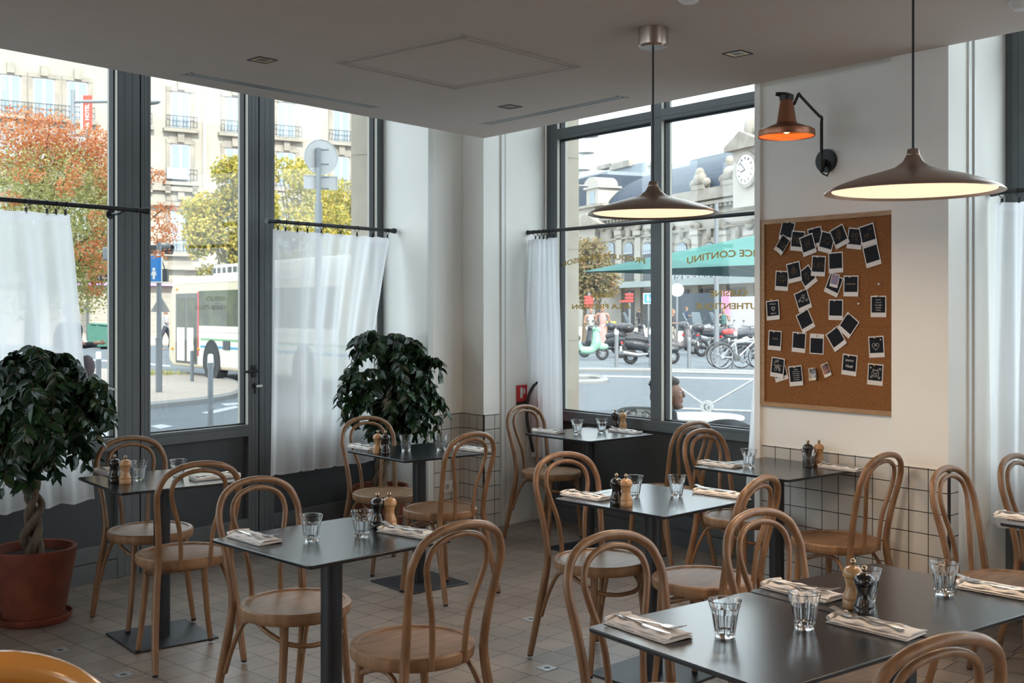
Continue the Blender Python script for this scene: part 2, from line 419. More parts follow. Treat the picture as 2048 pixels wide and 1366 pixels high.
for px, py, lb in ((1378, -12, 'small white smoke detector on the ceiling, cut by the top edge of the picture'), (2044, 2, 'round white detector on the ceiling above the window at the far side of the board')):
    c = gp_c(px, py, CZ); s_ = MB(); s_.lathe([(0, -.035), (.03, -.034), (.045, -.02), (.052, 0)], 24)
    o = s_.build('smoke_detector', M_white); o.location = c; tag(o, lb, 'smoke detector')
# ---------------------------------------------------------------- glazing
SILL = .814
def window(name, fr, s0, s1, n0, sl, srr, ztop=4.26, door=False, mull=(), transom=None, panelled=True, rail=True, sections=None, panel_m=None):
    """frame face at n0, glass behind it at n0+.055"""
    root = bpy.data.objects.new(name, None); COL.objects.link(root); root['kind'] = 'structure'
    f_ = MB(); d = .075
    slab(fr, s0, s0+sl, n0, n0+d, 0, ztop, f_); slab(fr, s1-srr, s1, n0, n0+d, 0, ztop, f_)
    slab(fr, s0+sl, s1-srr, n0, n0+d, SILL-.075, SILL, f_)
    slab(fr, s0+sl, s1-srr, n0, n0+d, .115, .205, f_); slab(fr, s0+sl, s1-srr, n0+.004, n0+d, 0, .108, f_)
    slab(fr, s0+sl, s1-srr, n0, n0+d, ztop-.08, ztop, f_)
    for a, b in mull: slab(fr, a, b, n0, n0+d, SILL, ztop, f_)
    if transom: slab(fr, s0+sl, s1-srr, n0, n0+d, transom[0], transom[1], f_)
    f_.build('frame', M_frame, root, smooth=False, bevel=.003)
    gr = MB()
    for s_ in ((s0+sl*.35, s0+sl*.72) if sl > .05 else ()): slab(fr, s_, s_+.002, n0-.0008, n0+.001, 0, ztop, gr)
    for s_ in ((s1-srr*.35, s1-srr*.7) if srr > .05 else ()): slab(fr, s_, s_+.002, n0-.0008, n0+.001, 0, ztop, gr)
    slab(fr, s0+sl, s1-srr, n0-.0008, n0+.001, SILL-.022, SILL-.019, gr)
    if transom: slab(fr, s0+sl, s1-srr, n0-.0008, n0+.001, transom[0]+.02, transom[0]+.023, gr)
    gr.build('groove', M_groove, root, smooth=False)
    edges = [s0+sl]+[x for ab in mull for x in ab]+[s1-srr]
    zs = [(SILL, transom[0]), (transom[1], ztop-.08)] if transom else [(SILL, ztop-.08)]
    for i in range(0, len(edges), 2):
        a, b = edges[i], edges[i+1]
        for za, zb in zs:
            g = MB(); slab(fr, a, b, n0+.050, n0+.056, za, zb, g); g.build('pane', GLASS, root, smooth=False)
            k = MB(); w = .012
            slab(fr, a, a+w, n0+.038, n0+.072, za, zb, k); slab(fr, b-w, b, n0+.030, n0+.074, za, zb, k); slab(fr, a, b, n0+.038, n0+.072, za, za+.008, k); slab(fr, a, b, n0+.038, n0+.072, zb-w, zb, k)
            k.build('gasket', M_gasket, root, smooth=False)
            e = MB(); slab(fr, b-.004, b, n0+.002, n0+.028, za, zb, e); slab(fr, b-.006, b-.001, n0+.0745, n0+.10, za, zb, e)
            e.build('edge_strip', M_strip, root, smooth=False)
    p_ = MB(); slab(fr, s0+sl, s1-srr, n0+.035, n0+.055, .205, SILL-.075, p_); p_.build('lower_panel', panel_m or M_panel, root, smooth=False)
    return root
sA = FA.s
G = .004
w1 = window('window_1', FA, sA(0)-1.5, sA(281)-G, 0, .1, sA(281)-G-sA(236))
dr = window('door_1', FA, sA(281)+G, sA(518)-G, 0, sA(301)-sA(282), sA(517)-sA(497))
w2 = window('window_2', FA, sA(518)+G, sA(767), 0, sA(548)-sA(518), sA(767)-sA(755))
# dark joint behind the gaps
jt = MB(); slab(FA, sA(281)-.012, sA(281)+.012, .02, .07, 0, 4.26, jt); slab(FA, sA(518)-.012, sA(518)+.012, .02, .07, 0, 4.26, jt)
st(jt, 'trim_3', M_gasket, smooth=False)
# door furniture
hx = sA(507); hz = FA.z(507, 741)
hb = MB(); hb.M = FA.M(); hb.box(hx-.017, hx+.017, -.012, 0, hz-.045, hz+.035)
hb.build('handle_plate', M_black, dr, bevel=.003)
hl = MB(); hl.M = FA.M(); hl.tube(spline([(hx, -.006, hz+.0), (hx, -.05, hz), (hx-.02, -.06, hz), (hx-.13, -.058, hz-.004)], 5), [.010]*5+[.010]*5+[.010, .0095, .009, .009, .008, .007], 10)
hl.build('handle', M_black, dr)
lk = MB(); lk.M = FA.M(); lz = FA.z(507, 772)
lk.cyl((hx+.01, -.006, lz), (hx+.01, 0, lz), .020); lk.box(hx+.004, hx+.016, -.006, 0, lz-.05, lz+.005)
lk.build('lock_plate', M_black, dr)
ky = MB(); ky.M = FA.M(); ky.cyl((hx+.01, -.006, lz), (hx+.01, -.03, lz), .008, 10); ky.box(hx-.005, hx+.045, -.036, -.030, lz-.006, lz+.008)
ky.build('thumb_turn', M_steel, dr, label='steel thumb turn')
# window B with mullion and transom
nW = .65
sB = lambda px: FB.s(px, nW)
M_panelB = mat('grey green panel', (.048, .052, .052), .5, var=.05, vscale=5)
BL = FB.p(0, 0, 0)
FBw = Fr((FB.o.x, FB.o.y), (FB.d.x, FB.d.y), (FB.n.x, FB.n.y))
w3 = window('window_3', FBw, 1.122, 3.522, nW, .06, .115, transom=(2.825, 2.90), mull=((sB(1322), sB(1301)),), panel_m=M_panelB)
w4 = window('window_4', FBw, -3.0, -.03, nW, .1, .10, transom=(2.825, 2.90), mull=((-1.45, -1.34),), panel_m=M_panelB)
# unseen windows added for more daylight, then piers and plain walls
wA0 = window('window_added_1', FA, sA(0)-5.6, sA(0)-1.9, 0, .1, .1, mull=((sA(0)-3.8, sA(0)-3.7),))
w6 = window('window_added_2', FBw, -7.2, -3.5, nW, .1, .1, transom=(2.825, 2.90), mull=((-5.4, -5.3),))
ow = MB(); slab(FA, sA(0)-1.9, sA(0)-1.5, 0, .3, 0, 4.28, ow); slab(FB, -3.5, -3.0, .0, .99, 0, 4.28, ow); st(ow, 'wall_piers', M_wall, smooth=False)
ow = MB(); slab(FA, -11, sA(0)-5.6, 0, .3, 0, 4.28, ow); st(ow, 'wall_left', M_wall, smooth=False)
ow = MB(); slab(FB, -11, -7.2, .55, .99, 0, 4.28, ow); st(ow, 'wall_right', M_wall, smooth=False)
# parapet strip above the glazing
# ---------------------------------------------------------------- portals guide the daylight sampling through the openings
def portal(fr, s0, s1, n, z0, z1):
    l = bpy.data.lights.new('daylight_opening', 'AREA'); l.shape = 'RECTANGLE'; l.size = s1-s0; l.size_y = z1-z0; l.cycles.is_portal = True
    o = bpy.data.objects.new('daylight_opening', l); COL.objects.link(o); o.location = fr.p((s0+s1)/2, n, (z0+z1)/2)
    d = -fr.n; o.rotation_euler = d.to_track_quat('-Z', 'Y').to_euler()
portal(FA, sA(0)-1.4, sA(760), .13, .8, 4.1)
portal(FB, 1.15, 3.5, nW+.13, .8, 4.1)
portal(FB, -2.9, -.05, nW+.13, .8, 4.1)
portal(FA, sA(0)-5.5, sA(0)-2.0, .13, .8, 4.1)
portal(FB, -7.1, -3.6, nW+.13, .8, 4.1)
# ================================================================ furniture
TH = math.radians(38.6)
def make_chair():
    t = thing('bentwood_chair', 'x', 'chair')
    # outer hoop: back and rear legs bent from one rod; local y+ is the front
    h = [(.192, -.262, .008), (.183, -.225, .16), (.168, -.188, .34), (.158, -.178, .44), (.158, -.186, .52), (.166, -.205, .62), (.176, -.228, .715), (.176, -.243, .775), (.150, -.258, .835), (.102, -.268, .868), (.050, -.272, .882), (0, -.273, .886)]
    P = spline(h+[(-x, y, z) for x, y, z in h[:-1]][::-1], 6)
    R = []
    for p in P: R.append(.0135+.0035*max(0, min(1, (.62-p.z)/.3))-.003*max(0, min(1, (.25-p.z)/.25)))
    MB().tube(P, R, 12).build('back_frame', M_wood, t)
    hi = [(.066, -.192, .425), (.066, -.197, .50), (.076, -.208, .60), (.105, -.228, .70), (.118, -.240, .765), (.104, -.250, .815), (.062, -.258, .845), (0, -.262, .856)]
    P = spline(hi+[(-x, y, z) for x, y, z in hi[:-1]][::-1], 6)
    MB().tube(P, .0102, 10).build('inner_hoop', M_wood, t)
    s = MB(); s.lathe([(0, .452), (.172, .456), (.180, .458), (.183, .463), (.199, .463), (.205, .457), (.206, .440), (.203, .424), (.198, .419), (0, .419)], 48)
    s.build('seat', M_seat, t, angle=35)
    for sx in (-1, 1):
        P = spline([(sx*.128, .112, .425), (sx*.135, .118, .30), (sx*.148, .124, .15), (sx*.166, .130, .008)], 6)
        MB().tube(P, [.0165-.0045*i/(len(P)-1) for i in range(len(P))], 12).build('leg', M_wood, t)
        MB().lathe([(.0115, 0), (.0125, .002), (.0125, .012)], 12, Matrix.Translation((sx*.166, .130, 0))).build('foot_cap', M_gasket, t)
        MB().lathe([(.0115, 0), (.0125, .002), (.0125, .012)], 12, Matrix.Translation((sx*.192, -.262, 0))).build('foot_cap', M_gasket, t)
    st_ = [(.176, -.200, .19), (.166, -.165, .29), (.150, -.115, .385), (.150, -.04, .408), (.152, .04, .385), (.120, .12, .352), (.06, .158, .340), (0, .166, .338)]
    P = spline(st_+[(-x, y, z) for x, y, z in st_[:-1]][::-1], 6)
    MB().tube(P, .0092, 10).build('stretcher', M_wood, t)
    return t
TD = {  # table: centre, angle, short description
 'T1': (-1.668, 5.335, 38.4, 'the small table by the big potted ficus'),
 'T2': (-.633, 3.928, 45, 'the table in front of the glazed door'),
 'T3': (-.529, 6.39, 39.5, 'the table by the corner ficus'),
 'T4': (.500, 7.30, 41.5, 'the table under the lettered window'),
 'T5': (.604, 4.775, 43.5, 'the centre table with a black mill beside a pale one'),
 'T6': (1.352, 5.72, 39.0, 'the table pushed to the tiles under the cork board'),
 'T7': (.608, 2.775, 36.5, 'the nearer half of the joined tables'),
 'T8': (1.092, 3.133, 36.5, 'the farther half of the joined tables'),
 'T9': (2.262, 4.190, 38.6, 'the table cut off by the picture edge'),
}
def make_table():
    t = thing('bistro_table', 'x', 'table')
    m = MB(); r = .018; pts = []
    for cx, cy, a0 in ((.3-r, .3-r, 0), (-.3+r, .3-r, 90), (-.3+r, -.3+r, 180), (.3-r, -.3+r, 270)):
        for k in range(5):
            a = math.radians(a0+90*k/4); pts.append((cx+r*math.cos(a), cy+r*math.sin(a)))
    m.prism(pts, .738, .75); m.build('tabletop', M_lam, t, bevel=.0025)
    m = MB(); m.cyl((0, 0, .008), (0, 0, .732), .038, 32); m.build('pole', M_base, t)
    m = MB(); m.box(-.17, .17, -.17, .17, .732, .738); m.build('top_plate', M_base, t, smooth=False)
    m = MB(); m.box(-.2, .2, -.2, .2, 0, .008); m.build('base_plate', M_base, t, bevel=.003)
    return t
tlab = {
 'T1': 'square black bistro table beside the big terracotta ficus pot',
 'T2': 'square black bistro table in front of the glazed door, two tumblers standing apart on it',
 'T3': 'square black bistro table before the ficus in the wall corner',
 'T4': 'square black bistro table under the window with gold lettering',
 'T5': 'square black bistro table standing free in the middle of the room',
 'T6': 'square black bistro table touching the white tiles under the cork board',
 'T7': 'nearest of the two black tables pushed together, the half nearer the camera',
 'T8': 'farther of the two black tables pushed together, under the larger hanging lamp',
 'T9': 'black table with only one corner in the picture, before the curtain of the far window',
}
tb0 = None
for k, (x, y, a, d) in TD.items():
    dz = .002 if k == 'T8' else 0
    if tb0 is None: tb0 = make_table(); o = tb0; o.location = (x, y, dz); o.rotation_euler = (0, 0, math.radians(a))
    else: o = dup(tb0, (x, y, dz), math.radians(a))
    o['label'] = tlab[k]; o['group'] = 'square black bistro tables'
CH = {  # x, y, facing angle
 'C1': (-1.797, 5.569, -49.3, 'bentwood chair against the window side of the table by the big ficus'),
 'C2': (-1.481, 5.041, 122.5, 'bentwood chair on the near side of the big ficus table, back to the camera'),
 'C3': (-.806, 4.173, -44, 'bentwood chair on the door side of the table with the glazed door behind it'),
 'C4': (-.328, 3.691, 130.8, 'bentwood chair, back to the camera, on the near side of the glazed door table'),
 'C5': (-.754, 6.740, -55, 'bentwood chair standing right in front of the corner ficus pot'),
 'C6': (-.396, 6.172, 135, 'bentwood chair between the corner ficus table and the tiled corner pier'),
 'C7': (.267, 7.631, -45.7, 'bentwood chair by the bunched curtain and fire extinguisher'),
 'C8': (.389, 4.904, -55, 'bentwood chair at the far edge of the centre table, below the two mills'),
 'C9': (.775, 4.56, 141, 'bentwood chair seen from the side at the near edge of the centre table'),
 'C10': (.961, 3.436, -53.6, 'bentwood chair tucked in behind the joined tables, before the chair seen from the side'),
 'C11': (.440, 3.058, -55.2, 'large near bentwood chair at the window-side end of the joined tables'),
 'C12': (.758, 2.486, 115, 'nearest bentwood chair, only the top of its back rising at the bottom edge'),
 'C13': (2.019, 4.526, -47, 'bentwood chair before the tiled pier end, its seat behind the farthest tumbler'),
 'C14': (2.473, 4.921, -50, 'bentwood chair before the far white curtain, half outside the picture'),
 'C15': (1.548, 5.372, 132, 'bentwood chair against the white tiles under the cork board'),
 'C16': (1.218, 5.934, -49, 'bentwood chair at the window end of the cork board table'),
 'C17': (.917, 6.871, 130, 'bentwood chair behind the others, facing the table under the lettered window'),
}
ch0 = None
for k, (x, y, a, lb) in CH.items():
    rz = math.radians(a-90); lz = .008 if k in ('C1', 'C2', 'C3', 'C6', 'C8', 'C9', 'C10', 'C11', 'C12', 'C16') else 0
    if ch0 is None: ch0 = make_chair(); o = ch0; o.location = (x, y, lz); o.rotation_euler = (0, 0, rz)
    else: o = dup(ch0, (x, y, lz), rz)
    o['label'] = lb; o['group'] = 'bentwood cafe chairs'
# ---------------------------------------------------------------- tableware
def make_tumbler():
    seg = 72; prof = [(.0235, 0, 0), (.0245, .003, .2), (.0265, .012, .9), (.0300, .035, 1), (.0335, .058, .9), (.0365, .068, .35), (.0385, .078, 0), (.0412, .0885, 0), (.0414, .0895, 0), (.0405, .0900, 0)]
    inn = [(.0392, .0885, 0), (.0365, .076, 0), (.0312, .055, .5), (.0265, .03, .6), (.0215, .013, .2), (.0150, .0105, 0), (0, .0100, 0)]
    v = []; f = []; allp = prof+inn; m = len(allp)
    for i in range(seg):
        a = 2*PI*i/seg; ph = (i % 8)/8*2*PI/9*1.0
        sec = 2*PI/9; u = (a % sec)-sec/2; fac = math.cos(sec/2)/math.cos(u)
        for r, z, w in allp:
            rr = r*(1-w*1.35*(1-fac)) if w else r
            v.append((rr*math.cos(a), rr*math.sin(a), z))
    for i in range(seg):
        j = (i+1) % seg
        for k in range(m-1): f.append((i*m+k, j*m+k, j*m+k+1, i*m+k+1))
    f.append(tuple(i*m for i in range(seg))[::-1])
    mb = MB(); mb.add(v, f); return mb.build('tumbler', M_clear, angle=12)
def make_mill(mt, name):
    t = thing(name, 'x', 'mill')
    m = MB(); m.lathe([(.0, 0), (.0265, 0), (.0275, .003), (.0275, .020), (.0262, .022), (.0272, .025), (.0268, .030), (.0215, .042), (.0185, .055), (.0190, .066), (.0225, .076), (.0228, .080)], 32); m.build('body', mt, t)
    m = MB(); m.lathe([(.0215, .081), (.0262, .083), (.0275, .089), (.0262, .098), (.0205, .106), (.010, .111), (0, .112)], 32); m.build('head', mt, t)
    m = MB(); m.lathe([(.0035, .110), (.0035, .114), (.0065, .116), (.0085, .122), (.0070, .128), (.003, .131), (0, .1315)], 20); m.build('knob', M_knob, t)
    return t
def make_napkin():
    # folded linen, long side along x
    m = MB(); L_, Wd = .225, .085
    for lay in range(3):
        n1, n2 = 22, 8; z0 = .001+lay*.0045; vs_ = []; fs = []
        ex = .006*(2-lay); sk = lay*.006
        for s_ in (0, 1):
            for i in range(n1+1):
                for j in range(n2+1):
                    x = (i/n1-.5)*(L_-lay*.008)+sk; y = (j/n2-.5)*(Wd+ex)+(.004 if lay == 2 else 0)
                    w = .0012*math.sin(9*x/L_*2+lay*2)+.0010*math.sin(30*y+lay)
                    edge = 1-(max(0, abs(j/n2-.5)*2-.75)/.25)**2*.8
                    z = z0+(.0042*edge if s_ else 0.0003)+w*(1+lay*.5)*edge
                    vs_.append((x, y, z))
        a = (n1+1)*(n2+1)
        for i in range(n1):
            for j in range(n2):
                k = i*(n2+1)+j; fs.append((k, k+n2+1, k+n2+2, k+1)); fs.append((a+k, a+k+1, a+k+n2+2, a+k+n2+1))
        rim = [i*(n2+1) for i in range(n1+1)]+[n1*(n2+1)+j for j in range(1, n2+1)]+[i*(n2+1)+n2 for i in range(n1-1, -1, -1)]+[j for j in range(n2-1, 0, -1)]
        for i in range(len(rim)): p, q = rim[i], rim[(i+1) % len(rim)]; fs.append((p, q, a+q, a+p))
        m.add(vs_, fs)
    # turned back corner
    m.tube(spline([(-L_/2+.004, -Wd/2, .012), (-L_/2-.001, 0, .014), (-L_/2+.004, Wd/2, .012)], 4), .006, 8, flat=1.0)
    return m.build('napkin', M_linen, angle=60)
def make_fork():
    t = thing('fork', 'x', 'fork')
    h = MB(); P = spline([(-.10, 0, .0), (-.06, 0, .001), (0, 0, .003), (.028, 0, .004)], 5)
    v = []; f = []; W_ = [.0065-.0022*min(1, i/8) for i in range(len(P))]
    for p, w in zip(P, W_): v += [(p.x, -w, p.z), (p.x, w, p.z), (p.x, w, p.z+.0022), (p.x, -w, p.z+.0022)]
    for i in range(len(P)-1):
        for k in range(4): f.append((i*4+k, i*4+(k+1) % 4, i*4+4+(k+1) % 4, i*4+4+k))
    f += [(3, 2, 1, 0), tuple(len(v)-4+k for k in range(4))]
    h.add(v, f); h.build('handle', M_steel, t, bevel=.0006)
    n_ = MB(); out = [(.026, .0044), (.035, .011), (.047, .0125), (.055, .012)]
    pts = [(x, w) for x, w in out]+[(x, -w) for x, w in out[::-1]]
    n_.prism(pts, .0038, .0056)
    for k in range(4):
        y = -.0102+.0068*k; n_.add(*box8([(.054, y-.0017, .0038), (.054, y+.0017, .0038), (.072, y+.0015, .0065), (.072, y-.0015, .0065), (.096, y+.0008, .014), (.096, y-.0008, .014)]))
    n_.build('tines', M_steel, t, smooth=False)
    return t
def box8(p):
    (a, b, c, d, e, g) = p; h = .0017
    v = [a, b, c, d, e, g]+[(x, y, z+h) for x, y, z in (a, b, c, d, e, g)]
    f = [(0, 1, 2, 3)[::-1], (3, 2, 4, 5)[::-1], (6, 7, 8, 9), (9, 8, 10, 11), (0, 1, 7, 6), (5, 4, 10, 11)[::-1], (1, 2, 8, 7), (2, 4, 10, 8), (0, 3, 9, 6)[::-1], (3, 5, 11, 9)[::-1]]
    return v, f
def make_knife():
    t = thing('knife', 'x', 'knife')
    m = MB(); m.tube([(-.10, 0, .004), (-.097, 0, .004), (-.05, 0, .004), (.008, 0, .004)], [.003, .0062, .0058, .0045], 10, flat=.6); m.build('handle', M_steel, t)
    b = MB(); b.prism([(.006, -.004), (.02, -.0085), (.07, -.0085), (.095, -.004), (.112, .004), (.105, .0055), (.006, .0045)], .0034, .0046); b.build('blade', M_steel, t, smooth=False)
    return t
tum0 = make_tumbler(); mb0 = make_mill(M_millb, 'pepper_mill'); mw0 = make_mill(M_millw, 'salt_mill'); nap0 = make_napkin(); fk0 = make_fork(); kn0 = make_knife()
used = set()
def put(proto, loc, rz, label, group):
    if proto.name not in used and proto not in used:
        used.add(proto); proto.location = loc; proto.rotation_euler = (0, 0, rz); proto['label'] = label; proto['group'] = group; return proto
    return dup(proto, loc, rz, label, group)
TT = .7502
# tumblers: table, base px, label
tz = lambda k: TT+(.002 if k == 'T8' else 0)
for k, px, py, lb in (
 ('T1', 278, 959, 'clear faceted tumbler next to the pale mill on the table by the big ficus'),
 ('T1', 356, 957, 'clear faceted tumbler standing alone at the back edge of the big ficus table'),
 ('T2', 622.4, 1081, 'clear faceted tumbler standing alone on the table before the glazed door'),
 ('T2', 724.3, 1072, 'clear faceted tumbler next to the black mill on the table before the glazed door'),
 ('T3', 812.5, 901.5, 'clear faceted tumbler beside the black mill on the corner ficus table'),
 ('T3', 882.6, 900, 'clear faceted tumbler at the pier side of the corner ficus table'),
 ('T4', 1154.6, 867, 'clear faceted tumbler by the far folded napkin under the lettered window'),
 ('T4', 1203.7, 863.5, 'clear faceted tumbler nearest the mills on the lettered window table'),
 ('T5', 1268, 993, 'clear faceted tumbler behind the mills on the centre table'),
 ('T5', 1353.6, 992, 'clear faceted tumbler standing alone on the centre table'),
 ('T6', 1497.7, 933, 'clear faceted tumbler at the window side of the cork board table'),
 ('T6', 1617.7, 933, 'clear faceted tumbler in front of the black mill under the cork board'),
 ('T7', 1449.5, 1272, 'clear faceted tumbler beside the napkin at the window-side corner of the joined tables'),
 ('T7', 1608.6, 1256, 'clear faceted tumbler near the seam of the joined tables'),
 ('T8', 1733, 1201, 'clear faceted tumbler behind the two mills on the joined tables'),
 ('T8', 1889, 1188, 'clear faceted tumbler standing alone at the far end of the joined tables')):
    c = gp(px, py, tz(k))
    if tum0 in used: o = dup(tum0, c, random.random()*6)
    else: o = tum0; used.add(tum0); o.location = c
    tag(o, lb, 'glass', 'faceted water tumblers')
for k, bx, by, wx, wy, d in (
 ('T1', 228.8, 965, 250.5, 967, 'by the big potted ficus'), ('T2', 755, 1056, 778.5, 1055, 'on the table before the glazed door'),
 ('T3', 771, 908.5, 755.5, 907, 'on the table at the corner ficus'), ('T4', 1230, 857, 1245.8, 858, 'on the table under the lettered window'),
 ('T5', 1233, 1010, 1251.8, 1011.5, 'on the centre table'), ('T6', 1616, 930.5, 1638, 930.5, 'beside the white tiles under the cork board'),
 ('T8', 1728.5, 1231, 1706, 1214.5, 'on the joined tables nearest the camera')):
    put(mb0, gp(bx, by, tz(k)), 0, 'small black lacquered mill with a metal knob '+d, 'black table mills')
    put(mw0, gp(wx, wy, tz(k)), 0, 'small pale wooden mill with a metal knob '+d, 'pale wooden table mills')
# place settings: napkin centre px, long axis direction angle in plan, flip
for k, px, py, ang, fl_, d in (
 ('T1', 221, 947, -50, 0, 'behind the mills on the big ficus table'), ('T1', 430, 956, 38, 0, 'at the door side of the big ficus table'),
 ('T2', 508, 1079, -47, 0, 'on the table before the glazed door, farther from the mills'), ('T2', 816, 1067, -38, 1, 'next to the mills on the table before the glazed door'),
 ('T3', 728, 896.5, -50, 0, 'by the mills on the corner ficus table'), ('T3', 944, 900, -44, 1, 'at the tiled pier side of the corner ficus table'),
 ('T4', 1096, 864.5, -48, 0, 'by the bunched curtain on the lettered window table'), ('T4', 1250, 864.5, -48, 1, 'in front of the mills on the lettered window table'),
 ('T5', 1172, 994, -47, 0, 'beside the mills on the centre table'), ('T5', 1439, 989, -44, 1, 'at the free end of the centre table'),
 ('T6', 1440, 931, -50, 0, 'at the window end of the cork board table'), ('T6', 1683, 938, -51.5, 1, 'by the wall mills on the cork board table'),
 ('T7', 1294, 1261, -54, 0, 'at the window-side corner of the joined tables'), ('T7', 1750, 1257, -49, 1, 'nearest the camera beside the black mill of the joined tables'),
 ('T8', 1604, 1186, -52, 0, 'across the seam at the far edge of the joined tables'), ('T8', 1999, 1184, -46, 1, 'by the lone tumbler at the far end of the tables'),
 ('T9', 2056, 1039, -50, 0, 'on the table cut off by the picture edge')):
    c = gp(px, py, tz(k)); a = math.radians(ang)
    if nap0 in used: o = dup(nap0, c, a)
    else: o = nap0; used.add(nap0); o.location = c; o.rotation_euler = (0, 0, a)
    tag(o, 'folded cream linen napkin '+d, 'napkin', 'folded linen napkins')
    fa = a if not fl_ else a+PI
    v = Vector((-math.sin(a), math.cos(a), 0)); u = Vector((math.cos(a), math.sin(a), 0))
    put(fk0, c+v*.010+u*(.012 if not fl_ else -.03)+Vector((0, 0, .0160)), fa+(.16 if not fl_ else .12), 'steel fork on the napkin '+d, 'steel forks')
    put(kn0, c-v*.014+u*-.008+Vector((0, 0, .0150)), fa-.06, 'steel knife on the napkin '+d, 'steel knives')
# ---------------------------------------------------------------- curtain rods and sheer curtains
def rod(fr, s0, s1, n, z, label, r=.0125, fin=(True, True), brackets=()):
    t = thing('curtain_rod', label, 'curtain rod', fr.p(s0, n, z))
    d = fr.d; L_ = s1-s0
    MB().cyl((0, 0, 0), tuple(d*L_), r, 16).build('rod', M_black, t)
    for k, (on, s_) in enumerate(zip(fin, (0, L_))):
        if on:
            e = d*s_; g = d*(1 if k else -1)
            MB().tube([tuple(e-g*.06), tuple(e-g*.03), tuple(e-g*.0), tuple(e+g*.02)], [r*1.25, r*1.05, r*1.5, r*1.6], 16).build('finial', M_black, t)
    for s_ in brackets:
        e = d*(s_-s0); m = MB(); m.tube([tuple(e), tuple(e+fr.n*abs(n)*.5+Vector((0, 0, -.02))), tuple(e+fr.n*(abs(n)-.001)+Vector((0, 0, -.02)))], .009, 10)
        m.cyl(tuple(e+fr.n*(abs(n)-.008)+Vector((0, 0, -.02))), tuple(e+fr.n*(abs(n)-.001)+Vector((0, 0, -.02))), .028, 20); m.build('bracket', M_black, t)
    return t
RZ = 2.128
nA = -.16
sa = lambda px: FA.s(px, nA)
rod(FA, sa(0)-1.3, sa(290), nA, RZ, 'black curtain rod crossing the window before the orange tree', fin=(False, True), brackets=(sa(252),))
rod(FA, sa(538), sa(786), nA, RZ, 'black curtain rod between the door and the white wall', brackets=())
nB = -.20+nW
sb = lambda px: FB.s(px, nB)
rod(FB, 1.13, 3.50, nB, RZ, 'long black curtain rod across the lettered window', fin=(False, True))
nC = nB
rod(FB, -2.9, FB.s(1990, nC), nC, RZ, 'black curtain rod starting beyond the larger hanging lamp', fin=(False, True))
def curtain(fr, top, bot, n, zt, zb, folds, amp, label, rings, seed=1, gather=None, hem=.045, mt=None):
    """top/bot: (s0,s1) of the two edges"""
    rnd = random.Random(seed); t = thing('sheer_curtain', label, 'curtain', fr.p(top[0], n, zb))
    o = Vector(t.location); nu, nv = 160, 46
    ph = [rnd.random()*6 for _ in range(4)]
    def P(u, v):   # u along, v from the top
        w = (u*folds+.25*math.sin(u*5+ph[0]))
        s0 = top[0]+(bot[0]-top[0])*v**.9; s1 = top[1]+(bot[1]-top[1])*(v**.8 if gather is None else min(1, (v/gather))**.9)
        s_ = s0+(s1-s0)*(u+.012*math.sin(2*PI*w*.5+ph[1])*v)
        nn = amp*(.35+.65*min(1, v*1.5+.15))*(math.sin(2*PI*w+ph[2]+v*.5)+.35*math.sin(2*PI*w*2.1+ph[3]))
        z = zt+(zb-zt)*v+(.006*math.cos(2*PI*w) if v > .98 else 0)
        if v == 0: z = zt-.006*abs(math.sin(PI*u*len(rings))) if rings else zt
        return fr.p(s_, n+nn, z)-o
    H_ = zt-zb
    def sheet(v0, v1, k, name, m):
        vs_ = [tuple(P(i/nu, v0+(v1-v0)*j/k)) for j in range(k+1) for i in range(nu+1)]
        fs = [(j*(nu+1)+i, j*(nu+1)+i+1, (j+1)*(nu+1)+i+1, (j+1)*(nu+1)+i) for j in range(k) for i in range(nu)]
        mb = MB(); mb.keepn = True; mb.add(vs_, fs); mb.build(name, m, t, angle=180)
    sheet(hem/H_, 1-.018/H_, nv, 'cloth', mt or M_sheer)
    sheet(0, hem/H_, 3, 'hem', M_hem); sheet(1-.018/H_, 1, 2, 'hem', M_hem)
    for s_ in rings:
        c = fr.p(s_, n, RZ-.008)-o; r = MB()
        r.tube([tuple(c+fr.n*.021*math.cos(a)+Vector((0, 0, .021*math.sin(a)))+fr.d*.006*math.sin(a*1+s_*9)) for a in [2*PI*i/20 for i in range(20)]], .0022, 6, closed=True)
        rg = r.build('ring', M_black, t)
        cl = MB(); q_ = c+Vector((0, 0, -.036)); cl.box(q_.x-.005, q_.x+.005, q_.y-.005, q_.y+.005, q_.z-.015, q_.z+.012); cl.build('clip', M_black, rg, smooth=False)
    return t
ZT = 2.078
curtain(FA, (sa(0)-.95, sa(140)), (sa(0)-.95, sa(190)), nA, ZT, .50, 7, .020, 'sheer white half curtain behind the big potted ficus', [sa(x) for x in (52, 94, 112, 131)]+[sa(0)-.25, sa(0)-.5], 3)
curtain(FA, (sa(544), sa(778)), (sa(538), sa(744)), nA, ZT, .49, 5, .022, 'sheer white half curtain between the glazed door and the corner ficus', [sa(x) for x in (556, 571, 595, 615, 643, 681, 714, 745, 775)], 5, gather=.45)
curtain(FB, (sb(1111), sb(1059)), (sb(1122), sb(1047)), nB, ZT, .487, 7, .035, 'sheer white curtain pushed together at the corner end of the lettered window', [sb(x) for x in (1071, 1079, 1087, 1094, 1100, 1107)], 8)
curtain(FB, (FB.s(2048, nC)-.9, FB.s(1990, nC)), (FB.s(2048, nC)-.9, FB.s(1979, nC)), nC, ZT, .505, 9, .030, 'sheer white curtain of the far window past the cork board wall', [FB.s(x, nC) for x in (2004, 2038)]+[FB.s(2048, nC)-.3], 11)
curtain(FB, (1.13, 1.28), (1.13, sb(1496)), nB, ZT, .487, 5, .02, 'end of a white curtain peeping out behind the upright beside the cork board', [1.16, 1.2], 13)
